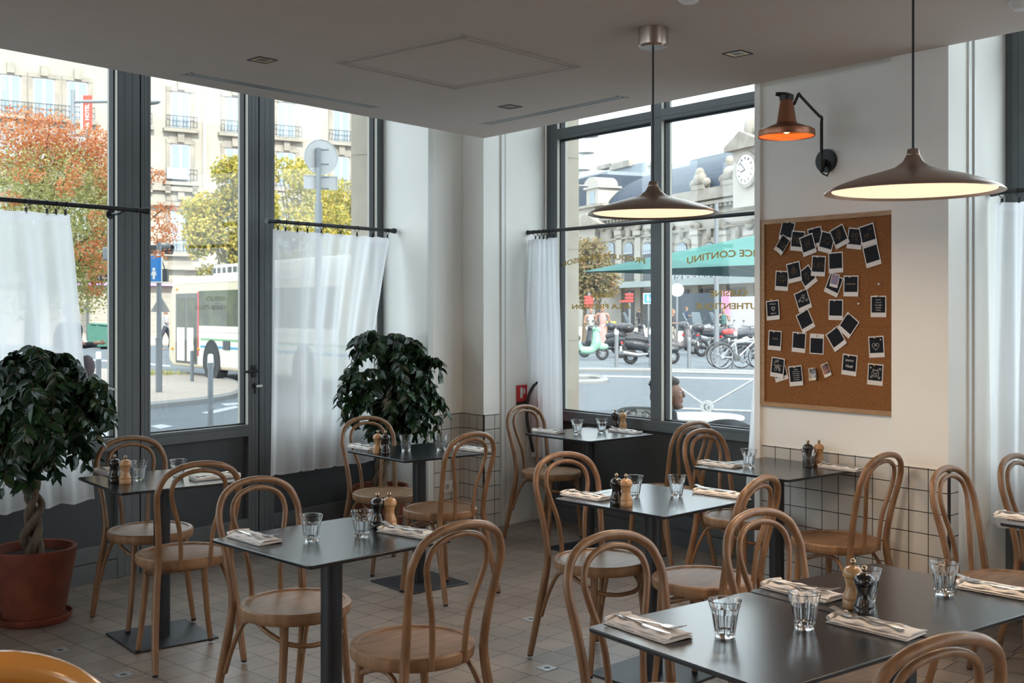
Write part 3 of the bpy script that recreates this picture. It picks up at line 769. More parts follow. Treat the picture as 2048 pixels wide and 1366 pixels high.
# ---------------------------------------------------------------- potted figs
M_bark = mat('pale bark', (.20, .155, .115), .85, col2=(.09, .065, .048), vscale=18, stretch=(1, 1, .35), bump=.4, bscale=60)
M_twig = mat('brown twig', (.16, .09, .055), .8)
M_soil = mat('potting soil', (.035, .022, .016), .95, bump=.6, bscale=60)
M_leaf = leafmat('ficus leaf', [(.006, .022, .012), (.010, .034, .015), (.016, .048, .020), (.030, .082, .022)], .30, .15, .5)
def leafshape(mb, p, d, up, L_, w):
    d = d.normalized(); s_ = d.cross(up).normalized(); nn = s_.cross(d)
    pts = []
    prof = [(0, 0), (.12, .30), (.32, .5), (.55, .45), (.78, .24), (1, 0)]
    drop = lambda t: -nn*(t*t*.22*L_)
    v = []
    for t, h in prof: v.append(p+d*t*L_+drop(t))
    for t, h in prof[1:-1]: v.append(p+d*t*L_+s_*h*w+drop(t)+nn*.10*w)
    for t, h in prof[1:-1]: v.append(p+d*t*L_-s_*h*w+drop(t)+nn*.10*w)
    f = [(0, 1, 6), (0, 10, 1), (1, 2, 7, 6), (2, 3, 8, 7), (3, 4, 9, 8), (4, 5, 9), (1, 10, 11, 2), (2, 11, 12, 3), (3, 12, 13, 4), (4, 13, 5)]
    mb.add([tuple(x) for x in v], f)
def clear(loc, q, m=.0):
    p = Vector(loc)+q
    if (p-FA.o).dot(FA.n) > -.235-m: return False
    if (Vector((p.x, p.y))-Vector((-1.93, 5.72))).length < .27+m and p.z < .93+m: return False
    return (Vector((p.x, p.y, 0))-WE).dot(Vector((.683, .73, 0))) < -.05-m
def ficus(loc, label, pot_r, pot_h, trunk, limbs, tips_fn, seed, n_shoots, leafL=.075):
    rnd = random.Random(seed); t = thing('potted_ficus', label, 'potted plant', loc)
    po_ = MB(); po_.lathe([(0, .022), (pot_r*.70, .022), (pot_r*.72, .03), (pot_r*.97, pot_h-.05), (pot_r*1.0, pot_h-.01), (pot_r, pot_h), (pot_r*.97, pot_h+.005), (pot_r*.90, pot_h), (pot_r*.88, pot_h-.045), (0, pot_h-.05)], 48); po_.build('pot', M_terra, t)
    sa_ = MB(); sa_.lathe([(0, 0), (pot_r*.80, 0), (pot_r*.86, .012), (pot_r*.90, .036), (pot_r*.87, .038), (pot_r*.82, .021), (0, .019)], 48); sa_.build('saucer', M_terra, t)
    so_ = MB(); so_.lathe([(0, pot_h-.036), (pot_r*.5, pot_h-.038), (pot_r*.875, pot_h-.042)], 24); so_.build('soil', M_soil, t)
    tk = MB(); top = trunk[-1]
    for ph in (0, 2.1, 4.2):
        P = []; n = 26; base = spline(trunk, 12)
        for i, q in enumerate(base):
            k = i/(len(base)-1); rr = .026*(1-.35*k)+.012*abs(math.sin(k*9)); a = ph+k*8.5
            P.append(q+Vector((math.cos(a)*rr, math.sin(a)*rr, 0)))
        tk.tube(P, [.024*(1-.45*i/(len(P)-1)) for i in range(len(P))], 9)
    tk.build('trunk', M_bark, t)
    br = MB(); lf = MB(); lf.keepn = True; mains = []
    for e in limbs:
        P = spline([top, (Vector(top)*.6+Vector(e)*.4)+Vector((rnd.uniform(-.03, .03), rnd.uniform(-.03, .03), .03)), e], 8)
        br.tube(P, [.013*(1-.7*i/(len(P)-1)) for i in range(len(P))], 7); mains.append(P)
    for i in range(n_shoots):
        tip = tips_fn(rnd); Pm = rnd.choice(mains)
        while not clear(loc, tip, .06): tip = tips_fn(rnd)
        st_ = min((P[k] for P in mains for k in range(4, len(P))), key=lambda q: (q-tip).length+rnd.random()*.15)
        mid = (st_+tip)/2+Vector((0, 0, .05+rnd.random()*.05))
        P = spline([st_, mid, tip], 7); br.tube(P, [.0035*(1-.7*k/(len(P)-1)) for k in range(len(P))], 4)
        out = Vector((tip.x, tip.y, 0)); out = out.normalized() if out.length > .01 else Vector((1, 0, 0))
        # drooping end of the shoot
        Q = spline([tip, tip+out*.04+Vector((0, 0, -.02)), tip+out*.06+Vector((rnd.uniform(-.02, .02), 0, -.08-rnd.random()*.05))], 4)
        br.tube(Q, [.0018]*len(Q), 4)
        pts = P[6:]+Q
        for k, q in enumerate(pts):
            for s2 in (-1, 1):
                if rnd.random() < .86 and clear(loc, q, .05):
                    dirv = out*rnd.uniform(-.1, .7)+Vector((-out.y, out.x, 0))*s2*(.4+.6*rnd.random())+Vector((rnd.uniform(-.5, .5), rnd.uniform(-.5, .5), -.2-rnd.random()*1.1))
                    up = Vector((out.x*.7, out.y*.7, .8))+Vector((rnd.uniform(-.9, .9), rnd.uniform(-.9, .9), rnd.uniform(-.3, .3)))
                    L_ = leafL*(.7+.5*rnd.random()); leafshape(lf, q, dirv, up, L_, L_*.52)
    br.build('branches', M_twig, t); lf.build('foliage', M_leaf, t, angle=180)
    return t
def shell(cx, cy, cz, rx, ry, rzu, rzd):
    def fn(rnd):
        while True:
            a = rnd.random()*2*PI; el = rnd.uniform(-1, 1)
            rr = math.sqrt(1-el*el); k = .35+.65*rnd.random()**.6
            return Vector((cx+rx*k*rr*math.cos(a), cy+ry*k*rr*math.sin(a), cz+(rzu if el > 0 else rzd)*k*el))
    return fn
ficus((-2.40, 5.62, 0), 'big ficus with a plaited trunk in a terracotta pot in front of the white curtain', .205, .365,
      [(.0, 0, .32), (-.01, 0, .45), (.005, 0, .56), (-.01, 0, .66), (.0, 0, .74)],
      [(-.26, .05, 1.05), (.25, -.05, 1.08), (.0, .2, 1.15), (.06, -.22, 1.05), (-.05, .02, 1.22), (.18, .15, .98), (-.2, -.15, .95)],
      shell(.02, 0, 1.03, .40, .36, .32, .27), 4, 118)
ficus((-.905, 7.70, 0), 'smaller ficus in a terracotta pot in the corner beside the white pier', .195, .35,
      [(.0, 0, .31), (.0, 0, .42), (.02, 0, .54), (.04, 0, .66), (.07, 0, .78)],
      [(-.18, .05, 1.0), (.30, -.05, 1.05), (.06, .12, 1.2), (.10, -.2, 1.05), (.0, .02, 1.3), (.25, .1, 1.0), (-.1, -.12, .92)],
      shell(.07, -.02, 1.04, .38, .28, .42, .36), 9, 112, .078)
# ---------------------------------------------------------------- lamps
M_shade = mat('brushed warm metal', (.47, .385, .33), .30, metal=1, var=.03, vscale=40)
M_inner = mat('white lamp inside', (.85, .80, .72), .6)
M_disc = mat('opal lamp disc', (.9, .8, .7), .5, emit=(1.0, .68, .44), estr=.95)
def pendant(x, y, z_rim, label, tilt=0.0):
    t = thing('pendant_lamp', label, 'hanging lamp', (x, y, z_rim))
    m = MB(); m.lathe([(.014, .138), (.018, .136), (.021, .118), (.033, .096), (.060, .076), (.120, .058), (.180, .042), (.240, .020), (.272, .005), (.283, -.004), (.283, -.007), (.268, -.002), (.235, .010)], 96, cap=False); m.build('shade', M_shade, t, angle=60)
    m = MB(); m.lathe([(.0, .012), (.238, .011), (.262, .0005)], 72, cap=False); m.build('inner_reflector', M_inner, t)
    m = MB(); m.lathe([(0, .0085), (.225, .0085), (.258, .0005), (.259, .002)], 64, cap=False); m.build('diffuser', M_disc, t)
    m = MB(); m.lathe([(.0215, .117), (.0222, .1175), (.0222, .119), (.0212, .1195)], 24, cap=False); m.build('collar', M_knob, t)
    m = MB(); m.cyl((0, 0, .137), (0, 0, CZ-z_rim-.07), .0042, 10); m.build('cable', M_black, t)
    m = MB(); m.lathe([(0, CZ-z_rim-.082), (.055, CZ-z_rim-.082), (.064, CZ-z_rim-.074), (.065, CZ-z_rim-.07), (.065, CZ-z_rim-.001)], 40); m.build('ceiling_rose', M_shade, t)
    l = bpy.data.lights.new('pendant_light', 'AREA'); l.shape = 'DISK'; l.size = .40; l.energy = 9; l.color = (1, .70, .44)
    lo = bpy.data.objects.new('pendant_light', l); COL.objects.link(lo); lo.parent = t; lo.location = (0, 0, .004)
    return t
pendant(.612, 4.86, 1.975, 'wide flat brown metal pendant lamp before the lettered window')
pendant(1.318, 3.68, 1.945, 'larger looking flat brown metal pendant lamp before the cork board wall')
pendant(-1.55, 1.35, 1.96, 'unseen pendant lamp added for warm fill behind the camera on the door side')  # this and the next three are unseen lamps added to warm the room
pendant(-.4, -.6, 1.96, 'unseen pendant lamp added for warm fill behind the camera in the middle')
pendant(1.7, .5, 1.96, 'unseen pendant lamp added for warm fill behind the camera on the board side')
pendant(2.9, 2.4, 1.96, 'unseen pendant lamp added for warm fill beyond the picture edge over the cut off tables')
M_copper = mat('copper paint', (.36, .165, .10), .38, metal=.85, var=.04, vscale=20)
M_glow = mat('orange lamp inside', (.9, .35, .10), .6)
wl = thing('wall_lamp', 'copper wall lamp with a black bent arm above the cork board', 'wall lamp', (1.649, 5.854, 2.334))
nin = -FB.n
wp = lambda a, z, s_=0: tuple(nin*a+FB.d*s_+Vector((0, 0, z)))
m = MB(); m.tube([wp(.0, 0), wp(.022, 0)], .060, 32); m.build('wall_plate', M_black, wl)
sh = Vector(dp(1573, 272, 5.40))-Vector((1.649, 5.854, 2.334)); shz = sh.z
k1 = dp(1643, 345, 5.80)-Vector(wl.location); k2 = dp(1643, 246, 5.80)-Vector(wl.location); k3 = dp(1598, 188, 5.55)-Vector(wl.location); k4 = dp(1588, 208, 5.44)-Vector(wl.location)
m = MB(); m.tube([tuple(k1), tuple(k2)], .0085, 12); m.tube(spline([k2, k2+Vector((0, 0, .03)), k2*.85+k3*.15+Vector((0, 0, .02)), k3*.9+k2*.1, k3, k4*.5+k3*.5, k4], 5), .0075, 12); m.tube([wp(.02, .0), tuple(k1*.5+k2*.5+Vector((0, 0, -.12)))], .012, 10)
m.build('arm', M_black, wl)
m = MB(); m.tube([tuple(k1+Vector((0, 0, 0))), tuple(k1+Vector((.01, -.01, -.012))), tuple(k1+Vector((.03, 0, -.018))), tuple(k1+Vector((.045, .01, .01))), tuple(k1+Vector((.04, .02, .06)))], .004, 8); m.build('cable', M_black, wl)
T = Matrix.Translation(sh)
m = MB(); m.lathe([(.134, -.004), (.136, .0), (.134, .026), (.120, .034), (.060, .056), (.050, .062), (.046, .075), (.030, .172), (.029, .176), (.026, .176), (.044, .07), (.056, .052), (.118, .028), (.130, .020), (.131, -.003)], 56, T, cap=False); m.build('shade', M_copper, wl, angle=35)
m = MB(); m.lathe([(.131, .001), (.118, .026), (.056, .050), (.030, .06), (0, .062)], 48, T, cap=False); m.build('inner_reflector', M_glow, wl)
m = MB(); m.lathe([(0, .172), (.032, .172), (.034, .180), (.034, .196), (.02, .204), (0, .205)], 24, T); m.tube([tuple(sh+Vector((0, 0, .195))), tuple(sh+Vector((-.03, -.0, .200))), tuple(sh+Vector((-.052, 0, .203)))], [.016, .012, .008], 10); m.build('cap', M_black, wl)
m = MB(); m.ball(tuple(sh+Vector((0, 0, .034))), .022, 16, 10); m.build('bulb', mat('bulb', (1, .6, .3), .5, emit=(1, .50, .20), estr=22), wl)
# ---------------------------------------------------------------- sockets, floor boxes, sign, extinguisher
def socket(fr, s_, z, n, label, w=.16, holes=2):
    t = thing('wall_socket', label, 'socket', fr.p(s_, n, z))
    M = Matrix(((fr.d.x, fr.n.x, 0, 0), (fr.d.y, fr.n.y, 0, 0), (0, 0, 1, 0), (0, 0, 0, 1)))
    m = MB(); m.M = M; m.box(-w/2, w/2, -.010, 0, -.042, .042); m.build('plate', M_white, t, bevel=.003)
    for i in range(holes):
        x = (i-(holes-1)/2)*.071; m = MB(); m.M = M; m.tube([(x, -.0105, 0), (x, -.012, 0), (x, -.013, 0)], [.021, .020, .001], 20); m.build('socket_face', mat('socket grey', (.45, .45, .45), .4), t)
        m = MB(); m.M = M
        for q_ in (-.008, .008): m.tube([(x+q_, -.0135, 0), (x+q_, -.0125, 0)], .003, 8)
        m.tube([(x, -.0195, .009), (x, -.0125, .009)], .0025, 8); m.build('contact_hole', M_black, t, smooth=False)
FP = Fr((I861.x, I861.y), tuple((I925-I861)[:2]), (-(I925-I861).y, (I925-I861).x))
if FP.n.y < 0: FP.n = -FP.n
socket(FP, FP.s(897), FP.z(897, 972), -.010, 'white double wall socket low on the tiled corner pier')
FR = Fr((FB.p(0, .142, 0).x, FB.p(0, .142, 0).y), tuple(FB.d[:2]), tuple(FB.n[:2]))
socket(FR, FR.s(1576), FR.z(1576, 1090), -.010, 'white wall socket low on the tiles below the cork board table', .084, 1)
M_box = mat('worn steel plate', (.42, .43, .44), .4, metal=.6, var=.1, vscale=40)
def floorbox(px, py, lb):
    t = thing('floor_socket', lb, 'floor socket', gp(px, py, 0)+Vector((0, 0, .0005)), math.radians(-47.8))
    m = MB(); m.box(-.034, .034, -.034, .034, 0, .0022); m.build('plate', M_box, t, smooth=False)
    m = MB(); m.lathe([(0, .0024), (.011, .0026), (.013, .0030), (.014, .0022)], 20); m.build('lid', mat('dark lid', (.08, .08, .085), .5), t)
floorbox(1062, 1239, 'small square steel floor plate between the centre chairs and the ficus table')
floorbox(1094, 1336.5, 'small square steel floor plate nearest the foot of the centre table chair')
floorbox(120, 1301, 'small square steel floor plate beside the cane chair and the big pot')
floorbox(247, 1350, 'small square steel floor plate under the near chair of the big ficus table')
# fire sign and extinguisher on the reveal next to the bunched curtain
FV = Fr((E0.x, E0.y), (.707, .707), (-.707, .707))
m = MB(); sg = thing('fire_sign', 'small red fire equipment sign above the hose by the curtain', 'sign', FV.p(FV.s(1043), -.004, FV.z(1043, 785)))
Ms = Matrix(((.707, -.707, 0, 0), (.707, .707, 0, 0), (0, 0, 1, 0), (0, 0, 0, 1)))
m.M = Ms; m.box(-.055, .055, -.003, 0, -.065, .055); m.build('board', mat('sign red', (.55, .025, .03), .5), sg, smooth=False)
m = MB(); m.M = Ms; m.box(-.02, .005, -.0045, -.003, -.04, .03); m.box(-.014, -.001, -.0045, -.003, .03, .04); m.box(.012, .03, -.0045, -.003, -.01, .03); m.build('pictogram', M_white, sg, smooth=False)
m = MB(); m.M = Ms; m.box(-.055, .055, -.004, 0, -.10, -.066); m.build('caption_bar', M_black, sg, smooth=False)
ex = thing('fire_extinguisher', 'red fire extinguisher with a black hose seen through the bunched curtain', 'fire extinguisher', FV.p(FV.s(1068), -.10, .52))
M_red = mat('extinguisher red', (.50, .035, .03), .35, coat=.4)
m = MB(); m.lathe([(0, 0), (.066, 0), (.070, .01), (.070, .36), (.06, .41), (.025, .445), (.022, .47)], 28); m.build('cylinder', M_red, ex)
m = MB(); m.lathe([(0, .47), (.028, .47), (.028, .50), (0, .50)], 16); m.box(-.03, .09, -.012, .012, .50, .515); m.box(-.03, .10, -.012, .012, .53, .54); m.build('valve', M_black, ex, smooth=False)
m = MB(); m.tube(spline([(-.01, -.02, .50), (-.06, -.05, .50), (-.115, -.06, .40), (-.125, -.06, .25), (-.10, -.06, .10), (-.08, -.05, .0)], 8), .012, 10); m.build('hose', M_black, ex)
m = MB(); m.box(-.075, .075, .055, .075, .02, .03); m.box(-.03, .03, .068, .098, .0, .44); m.build('bracket', M_black, ex, smooth=False)
# ---------------------------------------------------------------- cane chair at the lower corner
M_cane = mat('honey lacquered wood', (.46, .21, .045), .16, coat=.8, var=.1, vscale=6)
M_web = mat('woven cane', (.50, .30, .12), .5, col2=(.28, .15, .06), vscale=160, bump=.8, bscale=220)
cc = thing('cane_chair', 'shiny honey coloured cane back chair cut by the lower picture corner', 'chair', (-.945, 2.02, 0), math.radians(20))
def ov(rx, rz, n=80, y=0): return [(rx*math.cos(2*PI*i/n), y+.02*math.cos(4*PI*i/n), .672+rz*math.sin(2*PI*i/n)) for i in range(n)]
MB().tube(ov(.235, .240), .030, 24, closed=True, flat=1).build('back_ring', M_cane, cc)
m = MB(); P = ov(.212, .218); m.add([(0, .0, .672)]+P, [(0, i+1, (i+1) % 80+1) for i in range(80)]); wv = m.build('cane_panel', M_web, cc); sf = wv.modifiers.new('s', 'SOLIDIFY'); sf.thickness = .004
m = MB(); m.lathe([(0, .44), (.20, .44), (.215, .45), (.215, .475), (.20, .48), (0, .475)], 40, Matrix.Translation((0, -.24, 0))); m.build('seat', M_cane, cc)
for sx in (-1, 1):
    MB().tube([(sx*.15, -.05, .44), (sx*.185, .0, .60)], .018, 12).build('back_support', M_cane, cc)
    MB().tube([(sx*.15, -.09, .44), (sx*.18, -.03, 0)], .017, 12).build('leg', M_cane, cc)
    MB().tube([(sx*.14, -.38, .44), (sx*.17, -.42, 0)], .017, 12).build('leg', M_cane, cc)
# ================================================================ cork board and instant photos
M_cork = mat('cork', (.30, .125, .035), .9, col2=(.19, .070, .018), vscale=170, bump=.5, bscale=300, detail=8)
M_oak = mat('oak moulding', (.42, .25, .12), .5, col2=(.32, .18, .08), vscale=12, stretch=(1, 1, 6))
NB = .142
bz0 = FR.z(1527, 811); bz1 = FR.z(1527, 441); bs1 = FR.s(1526.5); bs0 = FR.s(1796)
cb = thing('cork_board', 'large cork notice board in an oak frame covered with instant photos', 'notice board', FR.p(bs0, 0, bz0))
def brd(mb):
    mb.M = Matrix(((FR.d.x, FR.n.x, 0, 0), (FR.d.y, FR.n.y, 0, 0), (0, 0, 1, 0), (0, 0, 0, 1))); return mb
BW = bs1-bs0; BHt = bz1-bz0; fw = .024
m = brd(MB()); m.box(.0, BW, -.012, -.001, 0, BHt); m.build('cork_sheet', M_cork, cb, smooth=False)
m = brd(MB()); m.box(0, BW, -.020, -.0122, 0, fw); m.box(0, BW, -.020, -.0122, BHt-fw, BHt); m.box(0, fw, -.020, -.0122, fw, BHt-fw); m.box(BW-fw, BW, -.020, -.0122, fw, BHt-fw); m.build('frame', M_oak, cb, bevel=.002)
m = brd(MB()); m.box(fw, BW-fw, -.0123, -.012, BHt*.432, BHt*.434); m.build('cork_joint', mat('cork joint', (.14, .06, .02), .9), cb, smooth=False)
M_card = mat('photo card', (.66, .62, .59), .45)
M_cardw = mat('photo card warm', (.68, .64, .52), .45)
M_film = mat('dark film', (.008, .008, .012), .6, spec=.15)
M_chalk = mat('white pen', (.75, .73, .68), .6)
M_gpen = mat('gold pen', (.36, .25, .10), .5)
M_phA = mat('photo print blue', (.10, .13, .28), .3, col2=(.30, .12, .12), vscale=70)
M_phB = mat('photo print pale', (.45, .46, .52), .3, col2=(.05, .05, .07), vscale=60)
M_phC = mat('photo print warm', (.35, .10, .05), .3, col2=(.02, .03, .05), vscale=60)
M_pin = mat('clear pin', (.75, .72, .70), .2)
M_piny = mat('yellow pin', (.75, .48, .03), .3)
def heart(cx, cy, s, n=18):
    return [(cx+s*.0625*16*math.sin(t)**3, cy+s*.0625*(13*math.cos(t)-5*math.cos(2*t)-2*math.cos(3*t)-math.cos(4*t))) for t in [2*PI*i/n for i in range(n+1)]]
def arc(cx, cy, r, a0, a1, n=10, ry=None): return [(cx+r*math.cos(math.radians(a0+(a1-a0)*i/n)), cy+(ry or r)*math.sin(math.radians(a0+(a1-a0)*i/n))) for i in range(n+1)]
hand = lambda cx: [(cx-.012, -.02), (cx-.012, -.005), (cx-.017, .003), (cx-.011, .003), (cx-.008, .012), (cx-.006, .003), (cx-.002, .015), (cx, .003), (cx+.003, .014), (cx+.005, .002), (cx+.009, .009), (cx+.009, -.008), (cx+.006, -.02)]
DR = {
 'cup': [arc(0, 0, .02, 180, 360), [(-.02, 0), (.02, 0)], arc(.022, -.006, .008, -80, 80)],
 'plate': [arc(.008, -.004, .016, 0, 360, 18), arc(.008, -.004, .010, 0, 360, 14), [(-.022, -.022), (-.022, .012)], [(-.026, .018), (-.025, .008), (-.019, .008), (-.018, .018)]],
 'fish': [arc(.004, 0, .016, 20, 340, 14, .009), [(.018, .003), (.028, .012), (.028, -.012), (.018, -.003)]],
 'flame': [[(-.012, .004), (-.016, .022), (-.006, .012), (0, .028), (.006, .012), (.016, .022), (.012, .004), (.010, -.008), (0, -.028), (-.010, -.008), (-.012, .004)], arc(0, 0, .006, 0, 360)],
 'arrowheart': [heart(.004, .002, .020), [(-.028, -.012), (-.012, -.006)]],
 'leaf': [[(-.006, -.03), (.012, .028)], [(-.004, -.022), (-.016, -.004), (-.006, .018), (.012, .028), (.016, .008), (.008, -.012), (-.004, -.022)], [(0, -.008), (-.008, .004)], [(.002, -.002), (.01, .008)], [(.004, .006), (-.002, .014)]],
 'trees': [arc(-.014, .008, .009, 0, 360), [(-.014, -.001), (-.014, -.02)], arc(.008, .010, .008, 0, 360), [(.0, -.022), (.008, .0), (.018, -.022)], [(.002, -.012), (.016, -.012)]],
 'sunfig': [arc(.02, .022, .006, 150, 330), [(.012, .014), (.008, .010)], arc(.0, -.004, .004, 0, 360), [(-.006, -.024), (0, -.008), (.006, -.024)], arc(-.016, -.008, .004, 0, 360), [(-.020, -.024), (-.016, -.012), (-.012, -.024)], [(.014, -.022), (.022, -.016)]],
 'photo': [],
 'hands': [hand(-.014), [(-x, y) for x, y in hand(-.014)]],
 'pine': [[(0, -.024), (0, .024)], [(0, .02), (-.016, .004)], [(0, .02), (.016, .004)], [(0, .008), (-.02, -.010)], [(0, .008), (.02, -.01)], [(0, -.004), (-.014, -.02)], [(0, -.004), (.014, -.02)]],
 'bouquet': [arc(-.012, .004, .012, 60, 300), arc(.014, .004, .012, -120, 120), arc(0, .012, .009, 0, 360), [(-.008, -.022), (-.002, 0), (.004, -.022)], [(.012, -.022), (.010, 0)]],
 'balloon': [[(0, -.024), (-.012, 0), (-.010, .014), (0, .020), (.010, .014), (.012, 0), (0, -.024)], arc(0, .008, .004, 0, 360)],
 'hearts': [heart(-.002, -.002, .014), heart(.010, .012, .010), heart(-.024, -.004, .007), heart(.024, -.014, .008)],
 'sval': [heart(0, .0, .013), heart(0, .001, .009)],
 'scene': [arc(0, -.002, .010, 0, 360), arc(0, -.002, .006, 0, 360), [(-.028, .006), (-.012, .0)], [(.028, .006), (.012, .0)], [(-.026, .0), (-.012, -.002)], arc(-.014, -.020, .008, 0, 360), arc(.012, -.018, .007, 0, 360), arc(-.016, .024, .006, 0, 360), arc(-.004, .026, .006, 0, 360), [(-.03, .018), (-.02, .010)], [(-.02, -.006), (-.008, -.014)], [(.006, -.01), (.016, -.03)]],
 'fmr': [heart(-.004, -.006, .020), [(.022, .026), (.030, .026)], [(.026, .022), (.026, .030)], [(.023, .023), (.029, .029)], [(.023, .029), (.029, .023)]],
 'cat': [arc(0, -.004, .020, 0, 360, 20, .016), [(-.016, .008), (-.012, .020), (-.004, .012)], [(.016, .008), (.012, .020), (.004, .012)], arc(-.008, -.002, .0025, 0, 360), arc(.008, -.002, .0025, 0, 360), [(-.003, -.007), (0, -.004), (.003, -.007)], [(-.010, -.012), (.010, -.012)], heart(-.027, .024, .004), heart(.026, .020, .006), heart(-.022, -.022, .006), heart(.022, -.024, .006)],
}
TX = {'welcome': [('welcome', .017, 0, -.002)], 'sval': [("S' Valentin", .012, 0, .022), ('Merci !', .014, 0, -.030)], 'love': [('Love', .020, 0, -.004)],
 'noel': [('Joyeux', .020, 0, .010), ('Noël', .024, 0, -.022)], 'fmr': [('FMR', .011, -.004, -.006)],
 'note': [('L équipe', .009, 0, .024), ('merci pour ce', .009, 0, .013), ('moment passé', .009, 0, .002), ('un plat délicieux', .008, 0, -.009), ('on reviendra', .009, 0, -.020), ('<3 the best', .009, 0, -.031)],
 'note2': [('très bon', .010, 0, .022), ('menu, on', .010, 0, .009), ("s'est régalé", .010, 0, -.004), ('à bientôt', .010, 0, -.017), ('la famille', .009, 0, -.029)]}
def photo(px, py, deg, kind, label, size=(.088, .107), lift=0, gold=False, warm=False, invert=False, pin=None, bend=0.0, film=None):
    s_ = FR.s(px, -.0135-lift); z_ = FR.z(px, py, -.0135-lift)
    t = thing('instant_photo', label, 'photo', FR.p(s_, -.0135-lift, z_), group='instant photos pinned to the cork board')
    # local frame: x to the viewer's right (= -FR.d), y up, zz towards the room
    R_ = Matrix.Rotation(-math.radians(deg), 4, 'Z')
    B_ = Matrix(((-FR.d.x, 0, -FR.n.x, 0), (-FR.d.y, 0, -FR.n.y, 0), (0, 1, 0, 0), (0, 0, 0, 1)))
    w, h = size
    def bnd(mb):
        if bend: mb.v = [v for v in mb.v]
        return mb
    def curve(mb):   # gentle curl of the card
        mb.v = [tuple(B_ @ R_ @ Vector((x, y, z+bend*(x/w)**2*4*.01+ (.0016+ .012*abs(bend)) * max(0, -y/h)**1.5))) for x, y, z in mb.v]; return mb
    m = MB(); n_ = 8
    for i in range(n_):
        for j in range(n_): m.box(-w/2+w*i/n_, -w/2+w*(i+1)/n_, -h/2+h*j/n_, -h/2+h*(j+1)/n_, 0, .0006)
    # outer card as a thin grid
    m = MB(); v = []; f = []
    for s2 in (0, .0007):
        for i in range(n_+1):
            for j in range(n_+1): v.append((-w/2+w*i/n_, -h/2+h*j/n_, s2))
    a = (n_+1)**2
    for i in range(n_):
        for j in range(n_):
            k = i*(n_+1)+j; f.append((k, k+1, k+n_+2, k+n_+1)); f.append((a+k, a+k+n_+1, a+k+n_+2, a+k+1))
    for i in range(n_):
        f += [(i, i+1, a+i+1, a+i)[::-1], (n_*(n_+1)+i, n_*(n_+1)+i+1, a+n_*(n_+1)+i+1, a+n_*(n_+1)+i), (i*(n_+1), (i+1)*(n_+1), a+(i+1)*(n_+1), a+i*(n_+1)), (i*(n_+1)+n_, (i+1)*(n_+1)+n_, a+(i+1)*(n_+1)+n_, a+i*(n_+1)+n_)[::-1]]
    m.add(v, f); curve(m).build('card', M_cardw if warm else M_card, t, smooth=False)
    iw, ih = w*.88, h*.73; y0 = h/2-h*.055-ih
    if invert: y0 = -h/2+h*.05
    m = MB(); v = []; f = []
    for i in range(n_+1):
        for j in range(n_+1): v.append((-iw/2+iw*i/n_, y0+ih*j/n_, .0010))
    for i in range(n_):
        for j in range(n_): k = i*(n_+1)+j; f.append((k, k+n_+1, k+n_+2, k+1))
    m.add(v, f); m.keepn = True; curve(m).build('picture', film or M_film, t, smooth=False)
    cy = y0+ih/2; mk = M_gpen if gold else M_chalk
    m = MB()
    for ln in DR.get(kind, []):
        P = [Vector((x*1.0, y+cy, .0013)) for x, y in ln]
        if len(P) > 1: m.tube([tuple(p) for p in P], .0007 if gold else .0009, 4)
    for s2, sz, x, y in TX.get(kind, []):
        tv, tf = text_geo(s2, sz*.86); m.add([(a_+x, b_+y+cy, .0014) for a_, b_, c_ in tv], tf)
    if m.v: curve(m).build('drawing', mk, t, smooth=False)
    if pin:
        q_ = B_ @ R_ @ Vector((pin[0]*w, h/2-.006+pin[1]*h, 0)); m = MB(); nn = Vector((-FR.n.x, -FR.n.y, 0))
        m.tube([tuple(q_), tuple(q_+nn*.004), tuple(q_+nn*.005), tuple(q_+nn*.013), tuple(q_+nn*.015)], [.0015, .0015, .0045, .003, .0042], 8)
        pn = m.build('pin', M_piny if pin[2] else M_pin, t)
    return t
c0 = (0, 0, 0)
L_ = 'instant photo '
